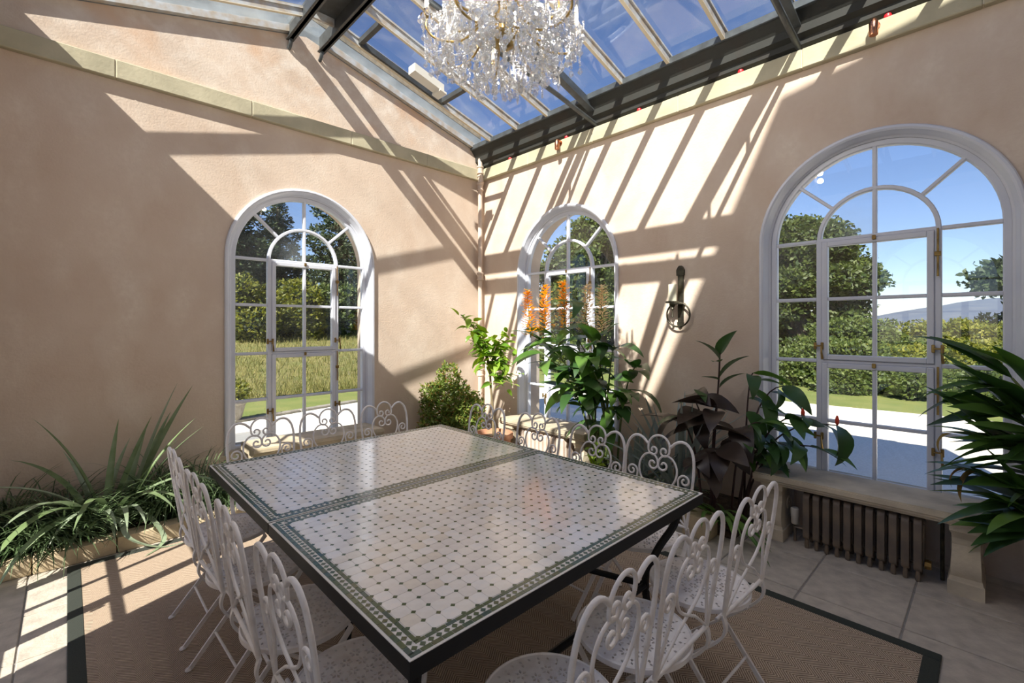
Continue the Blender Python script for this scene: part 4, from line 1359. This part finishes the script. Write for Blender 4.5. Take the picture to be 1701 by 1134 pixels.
# ---- small dark evergreens and lime plant
def rosette(name, label, loc, n, meshes, pitch, s=(.8, 1.1), spread=.03, group=None, cat='plant', yaw=(0, 2 * PI), zr_=(0, .02)):
    t = empty(name, loc)
    tag(t, label, cat, group)
    for k in range(n):
        p = (pr.gauss(0, spread), pr.gauss(0, spread), pr.uniform(*zr_))
        put(t, meshes[pr.randrange(len(meshes))], p, pr.uniform(*yaw), pr.uniform(*pitch), pr.uniform(-.3, .3), pr.uniform(*s))
    return t
DK = [leaf_mesh(.26, .06, b, 'leaf_dark', .2, n=6) for b in (.6, 1.1)]
rosette('evergreen_plant', 'low dark evergreen between the gable window and the azalea', (-1.22, -.32, .07), 34, DK, (.2, 1.4), (.8, 1.3), .10)
rosette('evergreen_plant', 'low dark evergreen in front of the azalea', (-.95, -.50, .07), 26, DK, (.2, 1.3), (.7, 1.1), .08)
LM = [leaf_mesh(.10, .05, b, 'leaf_lime', .2, n=6) for b in (.3, .8)]
lp = empty('lime_plant', (-.58, -2.30, .07))
tag(lp, 'small lime green leafy shoot beside the sunlit bench', 'plant')
for q in ((-.08, -.05, .42), (-.03, .06, .36), (-.13, .0, .30), (.02, -.08, .33), (-.10, -.09, .24)):
    bm = BM(); pts = bez((0, 0, 0), q, .03, 6); tube(bm, pts, .004, 5); obj('stem', bm, 'stem_green', lp)
    for k in range(8):
        put(lp, LM[k % 2], pts[2 + k // 2 if k < 8 else 6], pr.uniform(0, 2 * PI), pr.uniform(-.2, 1.1), pr.uniform(-.4, .4), pr.uniform(.7, 1.1))

# ---- silvery astelias
AS = [leaf_mesh(.66, .050, b, 'leaf_blue', .35, True, 9) for b in (.3, .8, 1.4)]
rosette('astelia', 'silver-blue strap-leaved astelia under the ginger lily', (-.42, -2.62, .07), 26, AS, (.55, 1.5), (.75, 1.1), .04)
rosette('astelia', 'silver-blue strap-leaved astelia behind the dark canna', (-.40, -2.97, .07), 26, [leaf_mesh(.82, .052, b, 'leaf_blue', .35, True, 10) for b in (.15, .4, .8)], (1.0, 1.45), (.85, 1.2), .045)
rosette('astelia', 'drooping strap-leaved astelia at the foot of the radiator bench', (-.58, -3.38, .07), 16, [leaf_mesh(.62, .05, b, 'leaf_green', .3, True, 9) for b in (1.4, 2.0)], (.4, 1.1), (.7, 1.05), .04, yaw=(2.2, 4.6))
rosette('astelia', 'grassy strap-leaved astelia between ginger and canna', (-.50, -2.86, .07), 30, [leaf_mesh(.5, .022, b, 'leaf_silver', .3, True, 8) for b in (.9, 1.6, 2.1)], (.4, 1.3), (.8, 1.2), .05)

# ---- dark canna
cn = empty('canna', (-.42, -3.24, .07))
tag(cn, 'dark purple-leaved canna with one tall green shoot', 'plant')
CN = [leaf_mesh(.42, .20, b, 'leaf_purple', .25, n=9, wave=.05) for b in (.5, 1.1, 1.7)]
CG = [leaf_mesh(.25, .135, b, 'leaf_dark', .3, n=8) for b in (.3, .7)]
for (x, y, z), nl in (((-.40, -3.09, .95), 4), ((-.46, -3.31, .90), 4), ((-.56, -3.07, .78), 3), ((-.36, -3.45, .74), 4), ((-.64, -3.26, .55), 3), ((-.55, -3.38, .62), 3)):
    pts = bez((pr.uniform(-.05, .05), pr.uniform(-.06, .06), 0), rel((x, y, z), cn), .06, 8)
    bm = BM(); tube(bm, pts, [.010 - .005 * k / 8 for k in range(9)], 7); obj('stem', bm, 'stem_dark', cn, smooth=True)
    for k in range(nl):
        put(cn, CN[pr.randrange(3)], pts[8 - k * 1], PI + pr.uniform(-1.6, 1.6), pr.uniform(-.3, .5), pr.uniform(-.6, .6), pr.uniform(.6, .9))
pts = [rel(p, cn) for p in ((-.40, -3.24, .07), (-.36, -3.26, .7), (-.34, -3.28, 1.12), (-.335, -3.285, 1.33))]
bm = BM(); tube(bm, catmull(pts, 4), .007, 7); obj('stem', bm, 'stem_dark', cn, smooth=True)
for z, yaw, pi_, s in ((1.02, -1.2, .9, .9), (1.10, -1.0, 1.0, 1.1), (1.08, 2.4, .3, .6), (1.24, 2.2, 1.0, .95), (1.27, -1.6, 1.25, 1.0), (1.22, 3.2, .2, .6)):
    put(cn, CG[pr.randrange(2)], rel((-.337, -3.283, z), cn), yaw, pi_, pr.uniform(-.4, .4), s)
for k in range(5):
    put(cn, GL[pr.choice((0, 3))], rel((-.45 + pr.uniform(-.1, .1), -3.0 + pr.uniform(-.15, .1), .75 + pr.uniform(-.1, .25)), cn), pr.uniform(2, 5), pr.uniform(0, .7), 0, .7)

# ---- ginger with red seed heads leaning over the radiator bench
rg = empty('red_tipped_ginger', (-.30, -3.42, .07))
tag(rg, 'leaning ginger plant with red seed heads over the radiator bench', 'plant')
RG = [leaf_mesh(.30, .105, b, 'leaf_dark', .25, wave=.08) for b in (.6, 1.3, 2.0)] + [leaf_mesh(.26, .07, .9, 'leaf_green', .25, wave=.08)]
for (x, y, z), nl, red in (((-.30, -3.84, .86), 7, True), ((-.20, -4.02, .82), 8, True), ((-.21, -3.69, 1.06), 8, False), ((-.32, -3.52, 1.15), 6, False), ((-.36, -3.75, .66), 6, False), ((-.28, -3.95, .66), 6, False), ((-.40, -3.60, .80), 6, False)):
    pts = bez((pr.uniform(-.04, .04), pr.uniform(-.05, .05), 0), rel((x, y, z), rg), .22, 10)
    bm = BM(); tube(bm, pts, [.009 - .005 * k / 10 for k in range(11)], 7); obj('stem', bm, 'stem_dark', rg, smooth=True)
    for k in range(nl):
        yaw = -PI / 2 + pr.uniform(-1.3, .9)
        if math.cos(yaw) > .45: yaw = PI - yaw
        put(rg, RG[pr.randrange(4)], pts[10 - k], yaw, pr.uniform(-.5, .5), pr.uniform(-.7, .7), pr.uniform(.7, 1.1))
    if red:
        bm = BM(); lathe(bm, [(.004, 0), (.012, .015), (.013, .04), (.006, .065), (0, .07)], 8)
        obj('seed_head', bm, 'flower_red', rg, pts[-1])

# ---- big-leaved ginger at the right edge, in its own pot
p2 = empty('terracotta_pot', (-.36, -5.06, 0))
tag(p2, 'terracotta pot of the big-leaved plant at the right edge', 'pot')
bm = BM(); lathe(bm, [(0, 0), (.12, 0), (.13, .02), (.16, .27), (.18, .275), (.185, .31), (.16, .31), (.15, .27)], 24, cap=False)
obj('body', bm, 'terracotta', p2, smooth=True, angle=30)
bm = BM(); lathe(bm, [(0, .275), (.152, .27)], 20, cap=False)
obj('soil', bm, 'soil', p2)
rp = empty('ginger_plant', (-.36, -5.06, .27))
tag(rp, 'big glossy ginger plant with long leaves at the right edge', 'plant')
RL = [leaf_mesh(.40, .116, b, 'leaf_green', .28, n=9) for b in (.2, .5, .9)] + [leaf_mesh(.43, .122, b, 'leaf_dark', .28, n=9) for b in (.3, .7)]
for i, (x, y, z) in enumerate(((-.32, -4.83, 1.22), (-.36, -4.86, 1.02), (-.30, -4.95, 1.12), (-.42, -4.85, .82), (-.48, -4.88, .62), (-.34, -4.98, .90), (-.44, -4.94, .46))):
    pts = bez((pr.uniform(-.06, .06), pr.uniform(-.05, .05), 0), rel((x, y, z), rp), .03, 9)
    bm = BM(); tube(bm, pts, [.011 - .005 * k / 9 for k in range(10)], 7); obj('stem', bm, 'stem_green', rp, smooth=True)
    for k in range(11):
        t = 9 - (k * 6 // 11)
        yaw = pr.choice((1, 1, 1, 1, 1, -1)) * PI / 2 + pr.uniform(-.15, 1.0)
        put(rp, RL[pr.randrange(5)], pts[t], yaw, pr.uniform(-.25, .8) if k > 1 else pr.uniform(.6, 1.1), pr.uniform(-.6, .6), pr.uniform(.85, 1.2))
DD = [leaf_mesh(.24, .05, 1.6, 'leaf_dead', .5, n=8, wave=.2), leaf_mesh(.15, .03, 1.8, 'leaf_dead', .6, n=8, wave=.2)]
for q, yaw, mm in (((-.42, -4.72, .72), 2.3, 0), ((-.46, -4.66, .72), 2.0, 1), ((-.44, -4.60, .90), 2.2, 1)):
    put(rp, DD[mm], rel(q, rp), yaw, -.2, .2, 1.0, name='dead_leaf')

# ---- left bed: phormium-like astelia and clumps of lily-turf
PH = [leaf_mesh(1.06, .074, b, 'leaf_silver', .45, True, 12) for b in (.15, .5, 1.2, 2.2)]
ph = empty('silver_astelia', (-3.80, -.36, .06))
tag(ph, 'tall silver-green strap-leaved astelia rising above the left bed', 'plant')
for p, yaw, pitch, mm, s, roll in (((.10, .06, 0), .25, 1.18, 0, 1.0, .2), ((.12, .04, 0), .4, 1.30, 0, .98, -.2), ((.10, .0, 0), -.1, 1.25, 1, .80, .1), ((-.02, .05, 0), 2.6, 1.35, 1, .85, .3), ((0, 0, 0), 1.0, 1.45, 0, .72, 0), ((.02, .02, 0), .2, 1.30, 0, .75, .4),
                                   ((-.02, -.02, 0), 3.3, 1.10, 2, .85, 0), ((.0, -.03, 0), 3.9, 1.05, 3, .95, .1), ((-.02, -.03, 0), 3.5, 1.15, 3, .85, -.1), ((.05, -.03, 0), -.3, 1.15, 3, .85, .1),
                                   ((.04, -.05, 0), -1.2, 1.3, 3, .70, .2), ((.0, -.05, 0), -1.7, 1.35, 3, .72, -.2), ((.06, -.04, 0), -.9, 1.25, 3, .66, .1), ((.02, -.05, 0), -2.2, 1.2, 3, .62, 0), ((-.06, .0, 0), 2.9, .95, 2, .95, 0), ((.10, .05, 0), .9, 1.35, 1, .7, .2), ((-.05, .03, 0), 2.0, 1.2, 1, .6, .2)):
    put(ph, PH[mm], p, yaw, pitch, roll, s)
    put(ph, PH[min(3, mm + 1)], (p[0] + pr.uniform(-.05, .05), p[1] + pr.uniform(-.05, .03), 0), yaw + pr.uniform(-.4, .4), pitch - pr.uniform(0, .12), -roll, s * pr.uniform(.7, .9))
# two old leaves of the astelia trail over the kerb onto the rug
for q in (((.0, -.10, .10), (.06, -.30, .12), (.10, -.44, .035), (.26, -.52, -.045), (.46, -.54, -.046)), ((.08, -.08, .10), (.20, -.28, .12), (.28, -.44, .0), (.24, -.52, -.045), (.16, -.60, -.046))):
    bm = BM(); pts = catmull(q, 6); rows = []
    for i, p in enumerate(pts):
        t = i / (len(pts) - 1); w = .017 * (1 - t ** 2.5) + .002
        d = (pts[min(i + 1, len(pts) - 1)] - pts[max(i - 1, 0)]).normalized(); sd = d.cross(Vector((0, 0, 1))); sd.normalize()
        rows.append((bm.verts.new(p - sd * w), bm.verts.new(p + Vector((0, 0, -.003 if p.z > 0 else 0))), bm.verts.new(p + sd * w)))
    for A, B in zip(rows, rows[1:]):
        for k in (0, 1): bm.faces.new((A[k], A[k + 1], B[k + 1], B[k]))
    obj('leaf', bm, 'leaf_silver', ph, smooth=True)
def turf(label, loc, n, L_, seed):
    n = int(n * 1.4); L_ *= 1.2
    t = empty('lily_turf', loc)
    tag(t, label, 'plant', 'clumps of lily-turf in the left bed')
    rg_ = np.random.default_rng(seed)
    V, F, k = [], [], 0
    for i in range(n):
        yaw = rg_.uniform(0, 2 * PI); th = rg_.uniform(.75, 1.45); bend = rg_.uniform(1.2, 2.6); l = L_ * rg_.uniform(.6, 1.15); w = rg_.uniform(.0035, .0062)
        p = np.array((rg_.normal(0, .05), rg_.normal(0, .05), 0)); sd = np.array((-math.sin(yaw), math.cos(yaw), 0)) * w
        for j in range(7):
            tt = j / 6
            V += [p - sd * (1 - tt ** 3 * .9), p + sd * (1 - tt ** 3 * .9)]
            if j: F.append((k - 2, k - 1, k + 1, k))
            k += 2
            a = th - bend * tt ** 1.1
            p = p + np.array((math.cos(yaw) * math.cos(a), math.sin(yaw) * math.cos(a), math.sin(a))) * l / 6
            if p[1] + loc[1] > -.012: p[1] = -.012 - loc[1]
            if p[0] + loc[0] < XL + .012: p[0] = XL + .012 - loc[0]
            if p[2] + loc[2] < .1 and p[1] + loc[1] > -.76: p[2] = .1 - loc[2]
            if p[2] + loc[2] < .012: p[2] = .012 - loc[2]
    o = soup('blades', np.array(V), np.array(F), 'grass_dark', t)
    kind(o, 'stuff')
    return t
for i, (x, y, n, l, lab) in enumerate(((-4.40, -.42, 190, .48, 'at the far left of the bed'), (-4.18, -.55, 180, .42, 'spilling over the kerb at the left'), (-4.28, -.20, 150, .5, 'against the wall at the far left'),
        (-4.02, -.28, 150, .45, 'against the wall left of the tall astelia'), (-3.98, -.56, 150, .38, 'over the kerb left of the tall astelia'), (-3.46, -.46, 200, .42, 'right of the tall astelia by the kerb'), (-3.50, -.20, 150, .5, 'against the wall right of the tall astelia'),
        (-3.22, -.34, 170, .48, 'behind the furthest left chair'), (-3.06, -.50, 130, .38, 'beside the gable window bench'))):
    turf('dark grassy lily-turf clump ' + lab, (x, y, .06), n, l, 20 + i)
# ------------------------------------------------------------------ garden
GZ = -.15
def ground_z(x, y):
    t = min(1, max(0, (y - 6.8) / 15)); t = t * t * (3 - 2 * t)
    f = min(1, max(0, (x - 15) / 30))
    return GZ - .012 + .95 * t * (1 - f) + .012 * max(0, y - 25) * (1 - f) - 3.0 * f * f * (1 - t)
def grid(name, x0, x1, y0, y1, nx, ny, zf, m):
    V = [(x0 + (x1 - x0) * i / nx, y0 + (y1 - y0) * j / ny) for j in range(ny + 1) for i in range(nx + 1)]
    V = [(x, y, zf(x, y)) for x, y in V]
    F = [(j * (nx + 1) + i, j * (nx + 1) + i + 1, (j + 1) * (nx + 1) + i + 1, (j + 1) * (nx + 1) + i) for j in range(ny) for i in range(nx)]
    return soup(name, np.array(V), np.array(F), m)
lawn = grid('lawn', -60, 70, -60, 70, 104, 104, ground_z, 'lawn')
kind(lawn, 'structure', 'mown lawn around the garden room', 'lawn')
mg = grid('meadow_ground', -45, 14.0, 6.9, 48, 60, 44, lambda x, y: ground_z(x, y) + .02, 'meadow')
kind(mg, 'structure', 'dry rough meadow rising behind the lawn', 'meadow')
gp = [(-9, 3.55), (-2.05, 4.12), (.54, 4.77), (3.2, 4.7), (5.1, 3.8), (5.95, 3.0), (6.9, 1.0), (7.35, -1.4), (7.55, -4), (7.7, -7), (7.7, -40), (-9, -40)]
gv = BM(); prism(gv, gp, 2, GZ - .08, GZ)
gr = obj('gravel_forecourt', gv, 'gravel')
kind(gr, 'structure', 'bright white gravel forecourt', 'gravel')
# kerb between gravel and lawn on the gable side
for i, (p, q) in enumerate(zip(((-7.0, 3.73), (-4.5, 3.94), (-2.05, 4.15), (-.75, 4.47)), ((-4.52, 3.94), (-2.07, 4.15), (-.77, 4.47), (.54, 4.80)))):
    a = math.atan2(q[1] - p[1], q[0] - p[0]); l_ = math.dist(p, q)
    bm = BM(); box(bm, (0, 0, -.1), (l_, .13, .045), bevel=.01)
    k = obj('stone_kerb', bm, 'planter_stone', None, (p[0], p[1], GZ), (0, 0, a))
    tag(k, ['stone kerb of the gravel outside, far left length', 'stone kerb of the gravel outside, length behind the planter', 'stone kerb of the gravel outside, middle length', 'stone kerb of the gravel outside, right length'][i], 'kerb', 'kerb lengths between gravel and lawn')
pv = empty('terrace_paving', (-3.4, .4, 0))
kind(pv, 'structure', 'grey paving slabs outside the gable window', 'paving')
for i in range(5):
    for j in range(6):
        x, y = -.6 + .56 * i + .28 * (j % 2), .05 + .56 * j
        if x > 3.0 - .45 * j: continue
        bm = BM(); box(bm, (x, y, GZ - .05), (x + .55, y + .55, GZ + .018), bevel=.004)
        obj('paving_slab', bm, 'paving_grey', pv)

# meadow grass
rgm = np.random.default_rng(9)
n = 26000
mx = rgm.uniform(-9, 11, n); my = 6.9 + 16 * rgm.random(n) ** 1.6
h = rgm.uniform(.12, .34, n); w = rgm.uniform(.008, .02, n); an = rgm.uniform(0, PI, n); le = rgm.normal(0, .10, (n, 2))
zz = np.array([ground_z(a, b) for a, b in zip(mx, my)])
dx, dy = np.cos(an) * w, np.sin(an) * w
V = np.stack([np.stack([mx - dx, my - dy, zz], 1), np.stack([mx + dx, my + dy, zz], 1), np.stack([mx + le[:, 0], my + le[:, 1], zz + h], 1)], 1).reshape(-1, 3)
mgr = soup('meadow_grass', V, np.arange(n * 3).reshape(n, 3), 'meadow_blade')
kind(mgr, 'stuff', 'tall dry meadow grass beyond the lawn', 'grass')

# planter outside the gable window
pl = empty('stone_planter', (-1.98, 4.35, GZ))
tag(pl, 'grey stone planter outside the gable window', 'planter')
bm = BM(); lathe(bm, [(0, 0), (.16, 0), (.17, .03), (.24, .30), (.27, .32), (.27, .37), (.23, .37), (.22, .33), (0, .33)], 20, cap=False)
obj('body', bm, 'planter_stone', pl, smooth=True, angle=30)
ps = empty('planter_shrub', (-1.98, 4.35, GZ + .33))
tag(ps, 'small yellow-green shrub in the stone planter', 'shrub')
foliage('foliage', [(0, 0, .18, .3, .3, .2), (.12, .05, .2, .2, .2, .2), (-.12, -.03, .16, .2, .2, .18)], 1400, .035, 'tree_yellow', ps, nrng, .4, .6, .4, .3)

def tree(name, label, loc, blobs, n, size, m, cat='tree', group=None, trunk=None, bark='bark', shell=.4, m2=None, flat=.6, aspect=.55):
    z = ground_z(loc[0], loc[1])
    t = empty(name, (loc[0], loc[1], z))
    tag(t, label, cat, group)
    foliage('foliage', blobs, n, size, m, t, nrng, shell, flat, aspect, .2)
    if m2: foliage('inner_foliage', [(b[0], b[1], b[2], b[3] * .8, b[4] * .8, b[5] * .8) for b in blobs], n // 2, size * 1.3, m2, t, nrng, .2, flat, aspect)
    if trunk:
        r_, hgt = trunk
        bm = BM(); tube(bm, [(0, 0, -.1), (.05, .02, hgt * .4), (-.03, .05, hgt * .8), (0, 0, hgt)], [r_ * 1.3, r_, r_ * .8, r_ * .35], 10)
        tk = obj('trunk', bm, bark, t, smooth=True)
        for b in blobs[:7]:
            bm = BM(); tube(bm, [(0, 0, hgt * .55), (b[0] * .5, b[1] * .5, (b[2] + hgt * .55) * .52), (b[0], b[1], b[2])], [r_ * .45, r_ * .28, r_ * .1], 6)
            obj('limb', bm, bark, tk, smooth=True)
    return t
tr_ = random.Random(21)
def crown(n, rx, ry, z0, z1, r0, r1):
    out = []
    for k in range(n):
        a = tr_.uniform(0, 2 * PI); q = tr_.random() ** .6; t = tr_.random()
        f = math.sin(PI * (.12 + .80 * t)) ** .7
        r_ = tr_.uniform(r0, r1)
        out.append((rx * q * f * math.cos(a), ry * q * f * math.sin(a), z0 + (z1 - z0) * t, r_, r_, r_ * .75))
    return out
# seen through the radiator window
tree('oak_tree', 'spreading oak tree seen through the radiator window', (18.4, .9), crown(40, 2.3, 2.3, .6, 5.6, .7, 1.15) + [(.9, -1.6, 4.2, .9, .9, .5), (.8, -2.2, 3.6, .7, .7, .4), (.6, -1.6, 2.6, .8, .8, .5), (-.2, -1.9, 1.4, .9, .9, .7)], 46000, .095, 'tree_oak', trunk=(.35, 4.6), m2='tree_dark')
H = [(11.2, .6, .9, 'tree_mid', 'dark green laurel at the left end of the hedge', 1.6), (11.6, -1.4, 1.1, 'tree_mid', 'mid green laurel in the hedge under the oak', 1.5), (12.0, -3.0, 1.0, 'tree_yellow', 'yellow-green rhododendron in the middle of the hedge', 1.5),
     (12.6, -4.6, 1.05, 'tree_yellow', 'bright yellow-green rhododendron right of the hedge middle', 1.55), (13.0, -6.2, 1.05, 'tree_yellow', 'yellow rhododendron behind the big ginger leaves', 1.6), (13.2, -8.0, 1.0, 'tree_yellow', 'yellow rhododendron at the right end of the hedge', 1.7),
     (10.4, -2.2, .55, 'tree_mid', 'low green shrub in front of the hedge, left', .9), (10.3, -4.0, .6, 'tree_mid', 'low green shrub in front of the hedge, middle', .95), (10.5, -5.9, .6, 'tree_mid', 'low green shrub in front of the hedge, right', 1.0),
     (17.0, -4.2, 1.5, 'tree_yellow', 'taller yellow-green shrub behind the hedge', 2.1), (17.5, -7.4, 1.45, 'tree_yellow', 'broad yellow-green shrub far behind the hedge', 2.2), (16.0, -1.4, 1.6, 'tree_mid', 'green shrub between the oak and the hedge', 1.9), (10.6, 2.2, .8, 'tree_dark', 'dark shrub under the oak at the lawn edge', 1.4)]
for x, y, hh, m_, lab, rr in H:
    tree('hedge_shrub', lab, (x, y), [(tr_.uniform(-.5, .5) * rr, tr_.uniform(-.6, .6) * rr, hh * tr_.uniform(.10, .85), rr * .62, rr * .7, hh * .5) for k in range(7)] + [(0, 0, hh * .3, rr * .9, rr, hh * .6)], int(11000 * rr), .055 if x < 14 else .07, m_, 'shrub', 'shrubs seen through the radiator window', m2='tree_dark', shell=.6)
tree('pine_tree', 'dark cedar tree at the right of the radiator window', (37.0, -7.6), crown(26, 3.4, 4.0, .5, 9.2, 1.2, 2.0), 16000, .2, 'tree_dark', trunk=(.4, 7.0), m2='tree_dark')
# seen through the corner window
tree('ash_tree', 'light green ash tree at the right of the corner window', (13.5, 7.6), crown(26, 2.2, 2.2, .8, 6.6, .7, 1.2), 26000, .10, 'tree_mid', trunk=(.25, 5.0), m2='tree_oak')
tree('beech_tree', 'dark green beech tree at the left of the corner window', (11.8, 12.0), crown(22, 2.0, 2.0, .6, 6.2, .7, 1.2), 20000, .11, 'tree_oak', trunk=(.25, 4.6), m2='tree_dark')
tree('beech_tree', 'distant green tree in the middle of the corner window', (24, 17.5), crown(24, 3.4, 3.4, .8, 6.8, 1.0, 1.8), 12000, .2, 'tree_oak', trunk=(.3, 5.0), m2='tree_dark')
tree('hedge_shrub', 'low shrub below the trees of the corner window', (9.6, 6.2), [(0, 0, .5, 1.3, 1.5, .7), (.6, .8, .6, 1.1, 1.1, .7), (-.5, -.9, .4, .9, .9, .6)], 7000, .08, 'tree_mid', 'shrub', m2='tree_dark')
tree('hedge_shrub', 'dark shrub behind the trees of the corner window', (16, 12.5), [(0, 0, 1.0, 2.3, 2.3, 1.3), (1.5, -1.8, .9, 1.8, 1.8, 1.1), (-1.5, 1.8, .9, 1.8, 1.8, 1.1)], 9000, .12, 'tree_dark', 'shrub')
# seen through the gable window
def conifer(x, y, hgt, r_, label, nn):
    bl = []
    for k in range(26):
        t = k / 25; a = k * 2.4
        rr = r_ * (1 - t) ** .8
        bl.append((rr * .55 * math.cos(a), rr * .55 * math.sin(a), .6 + hgt * .95 * t, rr * .6 + .3, rr * .6 + .3, .55 + .3 * (1 - t)))
    tree('fir_tree', label, (x, y), bl, int(nn * 1.7), .13, 'tree_dark', trunk=(.3, hgt * .95), group='fir trees behind the meadow', shell=.5, flat=.3)
conifer(1.5, 30.0, 13.5, 4.0, 'dark fir tree at the left edge of the gable window', 15000)
conifer(4.6, 31.5, 14.0, 3.6, 'dark fir tree left of the gap of sky', 15000)
conifer(11.2, 30.0, 13.5, 4.2, 'dark fir tree right of the gap of sky', 15000)
conifer(14.4, 29.0, 12.0, 4.2, 'dark fir tree at the right edge of the gable window', 12000)
conifer(7.9, 34.0, 10.4, 3.4, 'dark fir tree in the middle of the gable window', 12000)
conifer(-2.0, 31.0, 10, 3.6, 'dark fir tree beyond the left edge of the gable window', 8000)
for x, y, hh, rr, m_, lab in ((2.4, 20.0, 2.9, 1.9, 'tree_yellow', 'yellow-green rhododendron left in the gable window'), (4.9, 20.6, 2.7, 1.8, 'tree_yellow', 'yellow-green rhododendron in the middle of the gable window'), (.4, 21.4, 2.4, 1.9, 'tree_mid', 'green rhododendron at the left edge of the meadow'),
                              (7.6, 22.4, 2.7, 1.7, 'tree_mid', 'green rhododendron right in the gable window'), (10.2, 22.4, 2.2, 1.8, 'tree_mid', 'green bush by the fence in the gable window'), (-2.3, 21.5, 2.5, 2.0, 'tree_mid', 'green rhododendron far left behind the meadow')):
    tree('rhododendron', lab, (x, y), [(tr_.uniform(-.5, .5) * rr, tr_.uniform(-.5, .5) * rr, hh * tr_.uniform(.2, .95), rr * .5, rr * .5, hh * .28) for k in range(10)] + [(0, 0, hh * .35, rr * .8, rr * .8, hh * .45)], 8500, .10, m_, 'shrub', 'rhododendrons behind the meadow', m2='tree_dark', shell=.6)
fn = empty('wooden_fence', (6.0, 25.5, ground_z(8, 25.5)))
tag(fn, 'dark wooden fence behind the meadow shrubs', 'fence')
for k in range(22):
    bm = BM(); box(bm, (.32 * k, 0, -.1), (.32 * k + .29, .03, 1.35)); obj('board', bm, 'fence_wood', fn)
# hills
hv = []; hn = 60
for j, (d, amp, base) in enumerate(((900, 0, -60), (1500, 20, -12), (2100, 46, 30), (2600, 70, 40))):
    for i in range(hn + 1):
        a = R(-75 + 125 * i / hn)
        hz = base + amp * (.5 * math.sin(i * .35 + 1.2) + .3 * math.sin(i * .83 + j) + .35 * math.exp(-((i - 33.5) / 2.6) ** 2) * 1.7)
        hv.append((d * math.cos(a), d * math.sin(a), hz))
hf = [(j * (hn + 1) + i, j * (hn + 1) + i + 1, (j + 1) * (hn + 1) + i + 1, (j + 1) * (hn + 1) + i) for j in range(3) for i in range(hn)]
hl = soup('hills', np.array(hv), np.array(hf), 'hazy_hill')
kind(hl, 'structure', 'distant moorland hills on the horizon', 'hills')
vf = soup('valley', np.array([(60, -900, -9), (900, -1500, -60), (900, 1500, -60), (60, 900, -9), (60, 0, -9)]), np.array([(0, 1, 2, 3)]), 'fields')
kind(vf, 'structure', 'wide valley floor below the hills', 'valley')
